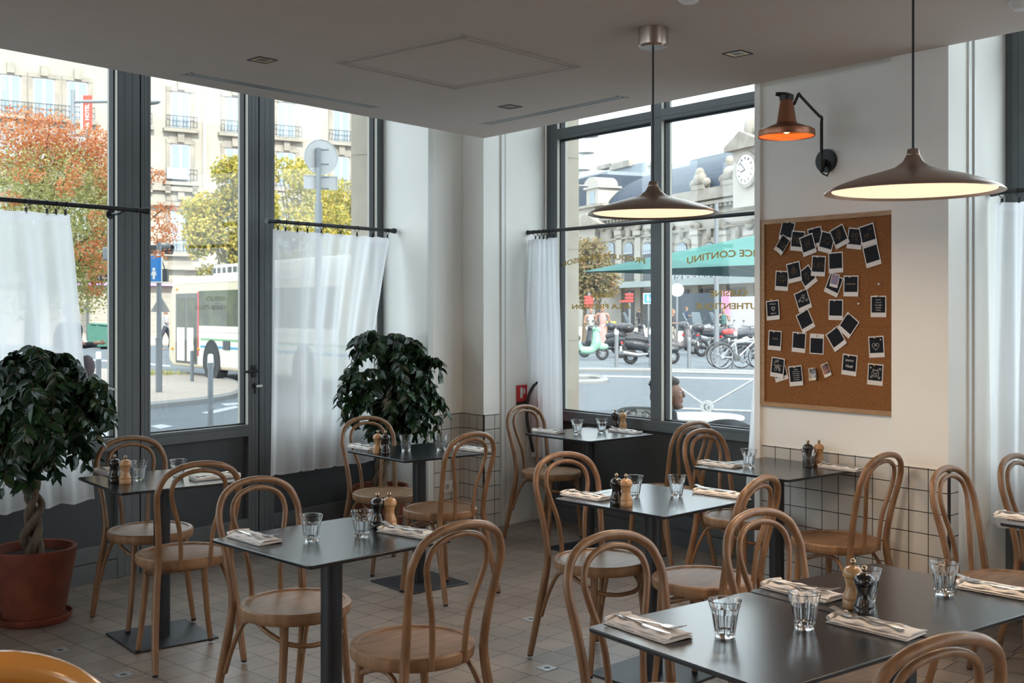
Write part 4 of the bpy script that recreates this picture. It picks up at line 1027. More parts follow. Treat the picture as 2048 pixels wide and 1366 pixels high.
for a in (
 dict(px=1574, py=462, deg=15, kind='', label='blank dark instant photo topmost at the window end of the cork board', pin=c0),
 dict(px=1566, py=490, deg=36, kind='cup', label='narrow curled instant photo with a cup drawn, tilted steeply below the topmost blank one', size=(.062, .098), gold=True, lift=.002, bend=.8),
 dict(px=1595.5, py=482, deg=7, kind='plate', label='instant photo with a fork and plate drawn in gold', gold=True, lift=.003),
 dict(px=1631, py=475, deg=-9, kind='fish', label='instant photo with a gold fish drawn on it', gold=True, pin=c0),
 dict(px=1616, py=490, deg=-16, kind='flame', label='instant photo with a flame shaped drawing, overlapping the fork and plate one', gold=True, lift=.005),
 dict(px=1653, py=484.5, deg=15, kind='arrowheart', label='instant photo with one large gold heart and arrow', gold=True, lift=.003),
 dict(px=1679, py=473, deg=-24, kind='leaf', label='instant photo with a gold leaf, tilted to one side', gold=True, lift=.005),
 dict(px=1710, py=477, deg=8, kind='trees', label='instant photo with gold trees, tucked under the one with a sun', gold=True, lift=.002),
 dict(px=1744, py=511.5, deg=-14, kind='', label='blank dark instant photo hanging below the one with a sun and two figures', lift=.002),
 dict(px=1736, py=470, deg=-13, kind='sunfig', label='instant photo with a sun and two small figures at the far top corner', gold=True, lift=.005),
 dict(px=1671.5, py=525, deg=-2, kind='', label='blank dark instant photo above the one holding a smaller picture'),
 dict(px=1667.7, py=570, deg=23, kind='', label='instant photo with a smaller colour picture stuck over it', lift=.002),
 dict(px=1702, py=572, deg=1, kind='welcome', label='instant photo with the word welcome in gold', gold=True, lift=.003, pin=c0),
 dict(px=1637, py=532, deg=4, kind='hands', label='instant photo with two raised hands drawn in gold', gold=True, lift=.003, pin=c0),
 dict(px=1563.8, py=561.5, deg=4, kind='bouquet', label='instant photo with a bouquet drawn in gold, low at the window side', gold=True, pin=c0),
 dict(px=1615, py=554.5, deg=-34, kind='balloon', label='strongly tilted instant photo with a gold balloon', gold=True, lift=.001),
 dict(px=1588.4, py=544.5, deg=-10, kind='pine', label='instant photo with a gold fir tree', gold=True, lift=.005, pin=c0),
 dict(px=1606, py=601, deg=-20, kind='hearts', label='instant photo with a cluster of white hearts', pin=(.2, .02, 0), lift=.002),
 dict(px=1547, py=620.3, deg=-5, kind='sval', label="instant photo with a white heart and the word Merci", pin=(0, .09, 1), bend=.5),
 dict(px=1611, py=642, deg=-27, kind='', label='blank dark instant photo tilted below the cluster of hearts', pin=(.25, 0, 0)),
 dict(px=1550.6, py=680.7, deg=3, kind='love', label='instant photo with the word Love in gold', gold=True, pin=c0, bend=.4),
 dict(px=1598, py=684.7, deg=4, kind='', label='blank dark instant photo upright in the fifth row beside the upside-down one', pin=c0),
 dict(px=1633.6, py=688, deg=2, kind='', label='blank dark instant photo pinned upside down, its thick border on top', invert=True, pin=(0, -.04, 0)),
 dict(px=1560, py=742, deg=-17, kind='', label='instant photo mostly hidden beneath the densely drawn one'),
 dict(px=1556, py=735, deg=6, kind='scene', label='densely drawn white instant photo at the low window corner of the board', lift=.003, bend=.4),
 dict(px=1593, py=751.6, deg=-7, kind='note', label='instant photo filled with lines of white handwriting, low on the board', pin=c0, bend=.6),
 dict(px=1628.7, py=748, deg=-8, kind='', label='very small colour photo with pale background, low on the board', size=(.046, .066), warm=True, film=M_phB, pin=(0, .06, 0), bend=1.6, lift=.004),
 dict(px=1653.7, py=739.5, deg=-24, kind='', label='very small dark colour photo tilted, low on the board', size=(.047, .072), warm=True, film=M_phC, pin=c0, bend=.6),
 dict(px=1671.7, py=619.5, deg=1, kind='', label='blank dark instant photo hanging straight in the middle of the board', pin=c0),
 dict(px=1673.4, py=677.5, deg=-34, kind='', label='blank dark instant photo tilted, lower of the two overlapping in the middle', pin=(.3, 0, 0), bend=.4),
 dict(px=1696.7, py=650.5, deg=37, kind='', label='blank dark instant photo tilted, upper of the two overlapping in the middle', lift=.003, pin=(-.35, 0, 0)),
 dict(px=1757, py=613, deg=0, kind='note2', label='instant photo with lines of writing near the far edge of the board', pin=(0, .04, 0)),
 dict(px=1753, py=693.6, deg=-4, kind='fmr', label='instant photo with a heart around three letters and a star', pin=c0),
 dict(px=1699, py=729.8, deg=5, kind='noel', label='instant photo with the words Joyeux Noël', pin=c0),
 dict(px=1750.7, py=749, deg=3, kind='cat', label='instant photo with a round smiling cat face and hearts', pin=(0, 0, 1))):
    photo(**a)
photo(1669.5, 561, 14, '', 'smaller colour picture stuck on top of a tilted instant photo', size=(.050, .070), film=M_phA, lift=.005)
for px, py, lb in ((1720, 607.5, 'lone clear push pin beside the middle of the cork board'), (1761, 568, 'lone clear push pin near the far edge of the cork board')):
    o_ = FR.p(FR.s(px, -.013), -.013, FR.z(px, py, -.013)); nn = -FR.n; m = MB(); m.tube([(0, 0, 0), tuple(nn*.006), tuple(nn*.007), tuple(nn*.015), tuple(nn*.017)], [.0015, .0015, .0048, .003, .0046], 10)
    p_ = m.build('push_pin', M_pin); p_.location = o_; tag(p_, lb, 'pin')
# ---------------------------------------------------------------- gold lettering on the window (reads from the street)
M_lett = mat('gold leaf lettering', (.50, .33, .07), .5, metal=.1)
gl = nW+.048
def lettering(txt, pts_px, label, size, arcsag=0.0):
    """pts_px: (px of first letter as painted = rightmost seen, py) , (px, py) of the last"""
    (xa, ya), (xb, yb) = pts_px
    sa_, za = FB.s(xa, gl), FB.z(xa, ya, gl); sb_, zb = FB.s(xb, gl), FB.z(xb, yb, gl)
    v, f = text_geo(txt, size, 0, 'LEFT', .0011); x1 = max(p[0] for p in v); x0 = min(p[0] for p in v)
    mb = MB(); mb.keepn = True; o_ = FB.p(sa_, gl, za)
    vv = []
    for x, y, z in v:
        u = (x-x0)/(x1-x0); s_ = sa_+(sb_-sa_)*u; zz = za+(zb-za)*u+y+arcsag*4*u*(1-u)
        vv.append(tuple(FB.p(s_, gl, zz)-o_))
    mb.add(vv, f); o = mb.build('window_lettering', M_lett, smooth=False); o.location = o_
    sd_ = o.modifiers.new('s', 'SOLIDIFY'); sd_.thickness = .001
    return tag(o, label, 'lettering', 'gold words on the window')
lettering('PRODUITS DE SAISON', ((1290, 528), (1122, 535)), 'gold arched words PRODUITS DE SAISON on the window pane next to the corner', .052, .045)
lettering('BIÈRES', ((1228, 595), (1182, 595)), 'gold word BIÈRES on the window pane next to the corner', .047)
lettering('À LA PRESSION', ((1262, 617), (1144, 618)), 'gold words À LA PRESSION on the window pane next to the corner', .047)
lettering('SERVICE CONTINU', ((1562, 518), (1374, 528)), 'gold arched words SERVICE CONTINU on the pane beside the cork board wall', .060, .03)
lettering('CUISINE', ((1494, 591), (1420, 593)), 'gold word CUISINE on the pane beside the cork board wall', .054)
lettering('AUTHENTIQUE', ((1530, 618), (1391, 618)), 'gold word AUTHENTIQUE on the pane beside the cork board wall', .054)
# ================================================================ outdoors
GZ = -.05
def g(px, py, z=GZ): return gp(px, py, z)
def at(px, D): return ((px-1024)/F*D, D)
M_asph = mat('asphalt', (.075, .090, .105), .85, var=.06, vscale=1.5, bump=.2, bscale=60)
M_pave = mat('tan pavement', (.33, .28, .24), .9, var=.05, vscale=2)
M_sett = brickmat('grey setts', (.115, .132, .150), (.10, .117, .133), (.075, .085, .095), .5, .3, .5, msize=.015, rough=.9, src='Object', bump=.2)
M_kerb = mat('granite kerb', (.19, .19, .19), .85)
M_line = mat('white road paint', (.28, .30, .32), .8)
m = MB(); m.prism([(-70, 6.3), (-8.6, -3), (-2.3, 7), (-.29, 9.9), (2.5, 8.2), (9, .5), (70, 6), (90, 150), (-90, 150)], GZ-.1, GZ); st(m, 'ground_road', M_asph, smooth=False)
def poly(name, pts, z0, z1, mt, z=GZ):
    m = MB(); m.prism([tuple(g(x, y, z)[:2]) for x, y in pts], z0, z1); return st(m, name, mt, smooth=False)
isl = [(150, 830), (305, 816), (400, 806), (455, 797), (478, 787), (482, 778), (465, 768), (420, 758), (345, 749), (150, 741)]
poly('pavement_island', isl, GZ, GZ+.08, M_pave); 
m = MB(); P = spline([g(x, y, GZ)+Vector((0, 0, .03)) for x, y in isl[:9]], 5); m.tube([tuple(p) for p in P], .075, 6); st(m, 'kerb_1', M_kerb)
m = MB(); m.prism([(-70, 52), (-4, 52), (20, 60), (20, 140), (-90, 140)], GZ, GZ+.08); st(m, 'pavement_far', M_pave, smooth=False)
m = MB(); m.prism([tuple(g(1090, 742)[:2]), tuple(g(1340, 744)[:2]), tuple(g(1700, 752)[:2]), (60, 40), (60, 110), (-8, 130), (-4, 60)], GZ, GZ+.06); st(m, 'pavement_square', M_sett, smooth=False)
m = MB(); m.tube([tuple(g(x, y)+Vector((0, 0, .02))) for x, y in ((1090, 742.5), (1340, 745), (1700, 753))], .09, 6); st(m, 'kerb_2', M_kerb)
m = MB(); m.tube(spline([g(x, y) for x, y in ((1130, 758), (1180, 756.5), (1207, 760), (1200, 766), (1150, 768))], 6), .10, 6); st(m, 'kerb_3', M_kerb)
def paint(name, quads):
    m = MB()
    for q in quads: m.prism([tuple(g(x, y)[:2]) for x, y in q], GZ+.002, GZ+.006)
    st(m, name, M_line, smooth=False)
paint('road_marking_1', [[(192, 838), (222, 836), (236, 842), (190, 845)], [(188, 852), (240, 848), (240, 856), (186, 860)], [(186, 868), (240, 863), (240, 874), (180, 878)], [(300, 853), (322, 849), (347, 853), (320, 858)]])
paint('road_marking_2', [[(402, 826), (470, 812), (480, 815), (420, 829)], [(440, 808), (500, 804), (500, 808), (452, 812)]])
paint('road_marking_3', [[(150, 716), (232, 722), (232, 725), (150, 719)], [(300, 727), (340, 731), (340, 734), (300, 730)], [(1100, 749), (1510, 757), (1510, 760), (1100, 751.5)]])
# ---------------------------------------------------------------- trees
M_tr = mat('tree bark', (.12, .09, .06), .9)
LF_o = leafmat('orange leaves', [(.50, .13, .035), (.60, .22, .07), (.68, .33, .14), (.40, .09, .03)], .6, .4)
LF_g = leafmat('green autumn leaves', [(.24, .27, .07), (.42, .42, .14), (.60, .55, .24), (.17, .21, .06)], .6, .4)
LF_y = leafmat('yellow leaves', [(.40, .31, .045), (.24, .25, .045), (.50, .36, .07), (.17, .20, .04)], .6, .4)
LF_d = leafmat('dull leaves', [(.13, .12, .05), (.17, .14, .06), (.22, .13, .06), (.10, .11, .045)], .7, .3)
def leaves(name, parent, blobs, n, size, m_, rnd, o):
    mb = MB(); mb.keepn = True; tot = sum(b[1][0]*b[1][2] for b in blobs)
    for c, r in blobs:
        k = int(n*r[0]*r[2]/tot)
        for _ in range(k):
            while True:
                q = Vector((rnd.uniform(-1, 1), rnd.uniform(-1, 1), rnd.uniform(-1, 1)))
                if .25 < q.length < 1.0+rnd.random()**2*.35: break
            p = Vector((c[0]+q.x*r[0], c[1]+q.y*r[1], c[2]+q.z*r[2]))-o
            a = Vector((rnd.uniform(-1, 1), rnd.uniform(-1, 1), rnd.uniform(-1, .6))).normalized(); b = a.orthogonal().normalized(); s_ = size*rnd.uniform(.5, 1.2)
            mb.add([tuple(p), tuple(p+a*s_*.5+b*s_*.32), tuple(p+a*s_), tuple(p+a*s_*.5-b*s_*.32)], [(0, 1, 2, 3)])
    mb.build(name, m_, parent, smooth=False)
def tree(name, label, base, groups, n, size, seed, cat='tree', group=None, trunk_r=.12):
    rnd = random.Random(seed); o = Vector((base[0], base[1], GZ)); t = thing(name, label, cat, o, group=group)
    allb = [b for gname, gm, bl in groups for b in bl]; top = max(b[0][2] for b in allb)
    m = MB(); m.tube([(0, 0, 0), (.05, 0, top*.35), (0, 0, top*.6)], [trunk_r, trunk_r*.8, trunk_r*.6], 10); m.build('trunk', M_tr, t)
    m = MB(); lead = rnd.sample(allb, min(len(allb), 9))
    for c, r in lead: m.tube(spline([(0, 0, top*.45), Vector(((c[0]-o.x)*.5, (c[1]-o.y)*.5, (c[2]-GZ)*.75)), Vector(c)-o+Vector((0, 0, r[2]*.3))], 6), [trunk_r*.35*(1-i/14) for i in range(13)], 5)
    m.build('branches', M_tr, t)
    nt_ = sum(b[1][0]*b[1][2] for b in allb)
    for gname, gm, bl in groups: leaves(gname, t, bl, int(n*sum(b[1][0]*b[1][2] for b in bl)/nt_), size, gm, rnd, o)
    return t
def B(px, py, D, rx, rz, dy=0): 
    p = dp(px, py, D+dy); k_ = 1.19 if D == 18.5 else 1; return ((p.x, p.y, p.z), (rx*k_, rx*k_, rz*k_))
def clump(px, py, D, rx, rz, n, seed=1):
    r_ = random.Random(seed*7+px); out = []
    for i in range(n):
        a = r_.random()*2*PI; k = r_.random()**.5; s_ = r_.uniform(.22, .42); p = dp(px, py, D)
        out.append(((p.x+rx*k*math.cos(a), p.y+rx*r_.uniform(-.8, .5), p.z+rz*k*math.sin(a)), (rx*s_, rx*s_, rz*s_*.8)))
    return out
D1 = 18.5
gr_b = [B(90, 420, D1, 1.15, .9), B(10, 450, D1, .9, .9), B(165, 470, D1, .75, .8), B(60, 540, D1, 1.0, .7), B(170, 560, D1, .45, .45), B(215, 420, D1, .4, .6), B(120, 350, D1, .6, .4)]
or_b = [B(30, 255, D1, .45, .28, -.4), B(60, 300, D1, .5, .25, -.3), B(110, 305, D1, .45, .25), B(100, 258, D1, .32, .25, -.2), B(160, 290, D1, .38, .30, .1), B(190, 320, D1, .33, .25), B(215, 300, D1, .28, .35), B(15, 330, D1, .28, .14), B(60, 350, D1, .25, .10, -1), B(150, 345, D1, .13, .22, -.9), B(215, 360, D1, .18, .22, -.4), B(128, 375, D1, .12, .14, -1.1), B(20, 400, D1, .22, .10, -1), B(190, 430, D1, .10, .08, -.9), B(210, 470, D1, .2, .2, -.5), B(175, 500, D1, .2, .14, -.8), B(195, 535, D1, .2, .14, -.6), B(190, 575, D1, .12, .12, -.4), B(225, 395, D1, .2, .3), B(310, 430, D1, .22, .13), B(335, 415, D1, .15, .07), B(320, 470, D1, .25, .12), B(340, 455, D1, .15, .08), B(305, 350, D1, .18, .10), B(318, 345, D1, .10, .05), B(318, 508, D1, .14, .07)]
tree('autumn_tree', 'large maple turning orange over green outside the window beside the big ficus', at(60, D1+.3), [('orange_foliage', LF_o, or_b), ('green_foliage', LF_g, gr_b)], 42000, .055, 1, trunk_r=.15)
D2 = 34
tree('autumn_tree', 'yellow green tree seen through the glass of the door above the bus', at(470, D2), [('foliage', LF_y, clump(470, 430, D2, 1.25, 1.6, 26)+clump(425, 450, D2, .45, .8, 8, 2)+[B(418, 543, D2, .35, .2), B(445, 350, D2, .4, .2)])], 9500, .15, 2)
tree('autumn_tree', 'yellow green tree directly behind the round sign post', at(590, D2+5), [('foliage', LF_y, clump(580, 450, D2+5, 1.7, 1.95, 30)+[B(562, 325, D2+5, .4, .23), B(556, 345, D2+5, .45, .28)])], 9500, .15, 3)
tree('autumn_tree', 'yellow tree between the round sign post and the stone pier', at(690, D2+10), [('foliage', LF_y, clump(690, 455, D2+10.5, 1.45, 2.1, 26))], 8000, .15, 4)
D3 = 55
tree('plane_tree', 'brownish tree in front of the station beside the window frame stone', at(1168, D3), [('foliage', LF_d, [B(1172, 520, D3, 1.2, 1.1), B(1180, 560, D3, 1.3, .8), B(1200, 550, D3, 1.0, .7), B(1165, 585, D3, 1.1, .7), B(1178, 500, D3, .7, .5), B(1205, 575, D3, .7, .35), B(1150, 540, D3, 1.2, 1.2)])], 4500, .24, 5)
tuft = thing('grass_tuft', 'tuft of grass at the foot of the sign post on the island', 'grass', g(320, 756)+Vector((0, 0, .08))); tuft['kind'] = 'stuff'
def tuftmesh(parent, w, seed, h=.13):
    rnd = random.Random(seed); mb = MB()
    for _ in range(260):
        x, y = rnd.gauss(0, w), rnd.gauss(0, w*.4); a = rnd.random()*6; mb.add([(x-.008, y, 0), (x+.008, y, 0), (x+rnd.uniform(-.05, .05), y+rnd.uniform(-.05, .05), h*rnd.uniform(.5, 1.3))], [(0, 1, 2)])
    mb.build('blades', LF_g, parent, smooth=False)
tuftmesh(tuft, .28, 1)
tuft2 = thing('grass_tuft', 'tuft of grass at the foot of the bollard beside the white curtain', 'grass', g(200, 824)+Vector((0, 0, .08))); tuft2['kind'] = 'stuff'; tuftmesh(tuft2, .12, 2, .09)
# ---------------------------------------------------------------- left apartment house
M_f1 = mat('pale dressed stone', (.32, .297, .26), .9, col2=(.285, .263, .23), vscale=.5, detail=8)
M_f1d = mat('weathered stone', (.275, .25, .215), .9, col2=(.21, .19, .165), vscale=1.2)
M_sash = mat('white sash', (.40, .43, .46), .5)
M_pane2 = mat('reflecting pane', (.22, .27, .31), .25, spec=.25)
M_iron = mat('balcony iron', (.06, .065, .07), .6)
FL = Fr(at(350, 75), (.853, .521), (-.521, .853))
def part(fr, o, root, name, m_, boxes, smooth=False, **k):
    mb = MB(); mb.M = Matrix.Translation(-Vector(o)) @ fr.M()
    for b in boxes: mb.box(*b)
    return mb.build(name, m_, root, smooth=smooth, **k)
hz0 = thing('apartment_building', 'long pale stone apartment house with tall windows and iron balconies across the street', 'building', FL.p(0, 0, GZ)); OH = hz0.location.copy()
part(FL, OH, hz0, 'wall', M_f1, [(-60, 18, 0, 12, GZ, 24)])
Zs = 10.3     # sill of the storey seen best
part(FL, OH, hz0, 'string_course', M_f1d, [(-60, 18, -.35, 0, Zs-.75, Zs-.45), (-60, 18, -.5, 0, Zs-1.75, Zs-1.5), (-60, 18, -.5, 0, 4.3, 4.6), (-60, 18, -.6, 0, 3.3, 3.55)])
gro = []
for i in range(12): gro.append((-60, 18, -.012, 0, .2+i*.38, .215+i*.38))
part(FL, OH, hz0, 'rustication', M_f1d, gro)
part(FL, OH, hz0, 'downpipe', mat('pale pipe', (.48, .45, .41), .6), [(1.85, 2.05, -.2, -.02, GZ, 24)])
part(FL, OH, hz0, 'neon_line', mat('violet neon', (.4, .2, .8), .5, emit=(.5, .22, .95), estr=.9), [(-8, 3.0, -.65, -.6, 3.22, 3.34)])
bays = [(-12.4, 1.15), (-10.15, 1.3), (-8.2, 1.3), (-6.2, 1.3), (-2.6, 1.3), (.35, 1.35), (4.05, 1.35), (7.75, 1.35), (11.9, 1.35), (15.6, 1.35)]
rows = [(Zs+3.55, 2.4), (Zs, 2.45), (Zs-4.75, 3.35)]
for bi, (s0, w) in enumerate(bays):
    for ri, (z0, h) in enumerate(rows):
        if ri == 2 and bi in (4,): continue
        wn = part(FL, OH, hz0, 'window', M_sash, [(s0-w/2, s0-w/2+.12, -.03, .02, z0, z0+h), (s0+w/2-.12, s0+w/2, -.03, .02, z0, z0+h), (s0-.09, s0+.09, -.04, .02, z0, z0+h), (s0-w/2, s0+w/2, -.03, .02, z0+h-.12, z0+h)]+([(s0-w/2, s0+w/2, -.035, .02, z0+h*.68, z0+h*.68+.12)] if ri == 2 else []))
        part(FL, OH, wn, 'pane', M_pane2, [(s0-w/2, s0+w/2, -.012, .02, z0, z0+h)])
        part(FL, OH, hz0, 'surround', M_f1d, [(s0-w/2-.28, s0-w/2, -.09, 0, z0-.1, z0+h+.25), (s0+w/2, s0+w/2+.28, -.09, 0, z0-.1, z0+h+.25), (s0-w/2-.28, s0+w/2+.28, -.12, 0, z0+h, z0+h+.28), (s0-.22, s0+.22, -.25, 0, z0+h+.1, z0+h+.75), (s0-w/2-.5, s0+w/2+.5, -.45, 0, z0-.34, z0-.12)]+([(s0-w/2-.4, s0-w/2-.05, -.35, 0, z0-.9, z0-.34), (s0+w/2+.05, s0+w/2+.4, -.35, 0, z0-.9, z0-.34)] if ri == 1 else [(s0-w/2-.1, s0+w/2+.1, -.05, 0, z0-1.0, z0-.45)]))
        bx = [(s0-w/2-.35, s0+w/2+.35, -.42, -.38, z0+.68, z0+.74), (s0-w/2-.35, s0+w/2+.35, -.42, -.38, z0+.02, z0+.06)]
        k = 9
        bx += [(s0-w/2-.35+i*(w+.7)/k-.014, s0-w/2-.35+i*(w+.7)/k+.014, -.415, -.385, z0, z0+.72) for i in range(k+1)]
        part(FL, OH, hz0, 'balcony_rail', M_iron, bx)
part(FL, OH, hz0, 'balcony_board', M_sash, [(-.65, .75, -.46, -.43, Zs+.05, Zs+.78)])
cor = [(-60, 18, -1.0, 0, 23.4, 24)]
part(FL, OH, hz0, 'cornice', M_f1d, cor)
# hotel sign, fixed out from the facade
hs = dp(175, 222, 58); t = thing('hotel_sign', 'vertical red hotel sign with white letters above the orange tree', 'sign', hs)
m = MB(); m.box(-.22, .22, -.06, .06, -.95, .80); m.build('board', mat('signal red', (.62, .05, .03), .5), t, smooth=False)
for txt, z0, sz in (('HOTEL', -.49, .29), ('ibis', -.98, .31)):
    v, f = text_geo(txt, sz, 0, 'LEFT'); m = MB(); m.add([(.10-y, -.062, x*.92+z0) for x, y, z in v], [tuple(reversed(q)) for q in f]); m.build('lettering', M_white, t, smooth=False)
m = MB(); m.box(-.35, -.22, -.05, .05, -.95, .80); m.box(.22, .55, -.03, .03, .5, .56); m.build('side_panel', M_white, t, smooth=False)
m = MB(); m.tube([(.0, 0, -.95), (0, 0, -hs.z+GZ)], .06, 8); m.build('post', M_iron, t)
# street lamp with a long horizontal arm
t = thing('street_lamp', 'slim grey street lamp whose long arm crosses in front of the hotel sign', 'street lamp', (at(146, 30)[0], 30, GZ))
zt_ = dp(146, 180, 30).z-GZ; za_ = dp(146, 203.5, 30).z-GZ; xr = at(303, 30)[0]-at(146, 30)[0]
m = MB(); m.tube([(0, 0, 0), (0, 0, zt_)], [.09, .055], 10); m.build('pole', mat('galvanised steel', (.17, .185, .20), .5, metal=.2), t)
m = MB(); m.tube([(0, 0, za_), (xr-.1, 0, za_+.02)], .045, 8); m.build('arm', MATS['galvanised steel'], t)
m = MB(); m.ball((xr-.1, 0, za_), (.35, .14, .09)); m.build('lamp_head', MATS['galvanised steel'], t)
M_galv = MATS['galvanised steel']
# ---------------------------------------------------------------- coach
FBus = Fr(at(337, 27.6), (.61, -.79), (.79, .61))
bt = thing('bus', 'cream coach with a green and a blue stripe passing behind the glazed door', 'bus', FBus.p(0, 0, GZ)); OB = bt.location.copy()
M_bus = mat('cream bus paint', (.60, .52, .37), .35, coat=.3); M_busw = mat('white bus paint', (.68, .64, .55), .35)
M_bglass = mat('bus glass painted reflections', (.02, .03, .025), .10, spec=.35, col2=(.08, .10, .05), vscale=1.6, detail=6)  # green mottling paints tree reflections into the glass colour
def bp(boxes, name, m_, par=bt, bevel=0): return part(FBus, OB, par, name, m_, boxes, bevel=bevel)
fb = FBus
prof = [(.0, .40), (.02, 1.2), (.08, 1.55), (.16, 2.05), (.32, 2.28), (.5, 2.34), (9.0, 2.34), (9.0, .22), (.3, .22), (.12, .30)]
mb = MB(); mb.M = Matrix.Translation(-OB) @ fb.M()
n_ = len(prof); v = [(s_, 0, z) for s_, z in prof]+[(s_, 2.3, z) for s_, z in prof]
mb.add(v, [tuple(range(n_)), tuple(range(n_, 2*n_))[::-1]]+[(i, n_+i, n_+(i+1) % n_, (i+1) % n_) for i in range(n_)]); mb.build('body', M_bus, bt, bevel=.05)
sx = lambda px: fb.s(px)
zz = lambda px, py: fb.z(px, py)
bp([(.35, 9, -.012, 2.31, 2.20, 2.36)], 'roof_edge', M_busw)
bp([(sx(403), 9, .25, 2.0, 2.34, 2.62)], 'roof_pod', M_busw, bevel=.08)
for x0, x1 in ((405, 411), (415, 420), (425, 430), (435, 442), (446, 452), (455, 463), (470, 478)): bp([(sx(x0), sx(x1), .235, .25, 2.42, 2.55)], 'pod_vent', M_iron)
bp([(sx(352), sx(394.5), -.008, 0, .30, zz(370, 587))], 'door_frame', mat('door rubber', (.10, .09, .08), .6))
for x0, x1 in ((355, 370.5), (375, 392)): bp([(sx(x0), sx(x1), -.014, -.008, .36, zz(370, 597))], 'door_leaf', M_bglass)
for x0, x1 in ((355, 370.5), (375, 388)): bp([(sx(x0), sx(x1), -.016, -.014, .36, zz(370, 655))], 'door_curtain', M_busw)
bp([(sx(399), 8.6, -.010, 0, zz(420, 652), zz(400, 582))], 'side_window', M_bglass)
bp([(sx(399), 8.6, -.014, -.010, zz(420, 664), zz(420, 652))], 'lace_curtain', M_busw)
bp([(sx(396), 9, -.010, 0, .30, zz(420, 665))], 'side_panel', M_busw)
bp([(sx(402), 9, -.013, -.010, zz(440, 682.5), zz(440, 678))], 'green_stripe', mat('green stripe', (.20, .38, .20), .5))
bp([(sx(402), 9, -.013, -.010, zz(440, 697.5), zz(440, 693))], 'blue_stripe', mat('blue stripe', (.06, .28, .45), .5))
bp([(sx(396), sx(398.5), -.016, 0, .5, zz(400, 583))], 'red_trim', mat('red trim', (.50, .06, .05), .5))
for px_, py_ in ((346, 697), (399, 698), (355, 579)): mb = MB(); q = fb.p(fb.s(px_), -.02, fb.z(px_, py_))-OB; mb.ball(tuple(q), .035, 8, 6); mb.build('marker_lamp', mat('amber lamp', (.8, .35, .03), .4), bt)
bp([(sx(448), sx(461), -.03, 0, zz(455, 700), zz(455, 682))], 'filler_flap', M_iron)
for sc_ in (sx(424), 7.2):
    wheel = MB(); c_ = fb.p(sc_, 0, .36)-OB; nn = fb.n
    wheel.tube([tuple(c_-nn*.02), tuple(c_+nn*.22)], .43, 24); w_ = wheel.build('wheel', M_black, bt)
    h_ = MB(); h_.tube([tuple(c_-nn*.035), tuple(c_-nn*.02)], .22, 20); h_.build('hub', M_galv, w_)
    a_ = MB(); a_.M = Matrix.Translation(-OB) @ fb.M(); pts = [(sc_+.50*math.cos(math.radians(a)), .36+.54*math.sin(math.radians(a))) for a in range(-15, 196, 15)]
    a_.add([(s_, -.015, z) for s_, z in pts], [tuple(range(len(pts)))]); a_.build('wheel_arch', M_gasket, bt, smooth=False)
# ---------------------------------------------------------------- signs and street furniture on the left
def bollard(px, pyb, h, r, label, D=None, white=True):
    c = g(px, pyb) if D is None else Vector((*at(px, D), GZ))
    t = thing('bollard', label, 'bollard', c, group='slim steel bollards')
    m = MB(); m.lathe([(r, 0), (r, h-.12)], 14, cap=False); m.build('post', M_galv, t)
    m = MB(); m.lathe([(r*1.03, h-.12), (r*1.03, h-.02), (r*.7, h), (0, h+.004)], 14, cap=False); m.build('cap', M_white if white else M_galv, t)
bollard(421, 852, 1.0, .038, 'grey bollard with a white cap nearest the glazed door, in front of the bus wheel')
bollard(384, 770, .86, .04, 'grey bollard at the island kerb beside the bus door')
bollard(197, 822, .95, .042, 'grey bollard on the island beside the edge of the white curtain')
bollard(1233, 739, 1.08, .055, 'grey bollard with a white cap beside the black maxi scooter')
bollard(1302, 739, 1.08, .055, 'grey bollard at the edge of the window mullion')
bollard(1378, 743, .90, .05, 'grey bollard between the maxi scooter wheel and the bicycles', white=False)
bollard(1471, 738, .98, .05, 'grey bollard standing behind the bicycle rack', D=34)
bollard(1443, 0, 1.0, .12, 'thick pale bollard below the person in green', D=52)
def signpost(name, label, px, D, top_py, r=.035, cat='road sign'):
    x, y = at(px, D); t = thing(name, label, cat, (x, y, GZ)); zt2 = dp(px, top_py, D).z-GZ
    m = MB(); m.tube([(0, 0, 0), (0, 0, zt2)], r, 12); m.build('post', M_galv, t); return t
M_signb = mat('sign back', (.40, .40, .40), .55)
t = signpost('road_sign', 'round road sign and small plate seen from behind, above the curtain by the corner', 637, 19, 296, .045); x0_ = 0
D_ = 19; cz_ = lambda py: dp(637, py, D_).z-GZ; pw = D_/F
m = MB(); T = Matrix.Translation((.03, -.02+.10, cz_(313))) @ Matrix.Rotation(math.radians(30), 4, 'Z') @ Matrix.Rotation(PI/2, 4, 'X')
m.lathe([(0, -.006), (.285, -.006), (.295, -.016), (.302, -.016), (.302, .008), (0, .008)], 40, T @ Matrix.Diagonal((1, 1, -1, 1))); m.build('round_plate', M_signb, t)
m = MB(); T2 = Matrix.Translation((.02, .09, cz_(364))) @ Matrix.Rotation(math.radians(25), 4, 'Z'); m.M = T2; m.box(-.29, .29, -.008, .008, -.115, .115); o_ = m.build('small_plate', M_signb, t, bevel=.004)
m = MB(); m.M = T2
for b in ((-.29, .29, -.02, -.008, .105, .118), (-.29, .29, -.02, -.008, -.118, -.105), (-.295, -.28, -.02, -.008, -.118, .118), (.28, .295, -.02, -.008, -.118, .118)): m.box(*b)
m.build('plate_rim', M_signb, t, smooth=False)
m = MB()
for py in (299, 328, 354, 377): m.tube([(-.055, 0, cz_(py)), (.17, .03, cz_(py))], .014, 6)
m.build('clamp', M_galv, t); m = MB(); m.tube([(0, 0, 0), (0, 0, cz_(405))], .062, 14); m.build('sleeve', M_galv, t)
t = signpost('road_sign', 'blue pedestrian zone sign and warning triangle on a tall post seen through the door', 318, 21, 478, .047); D_ = 21
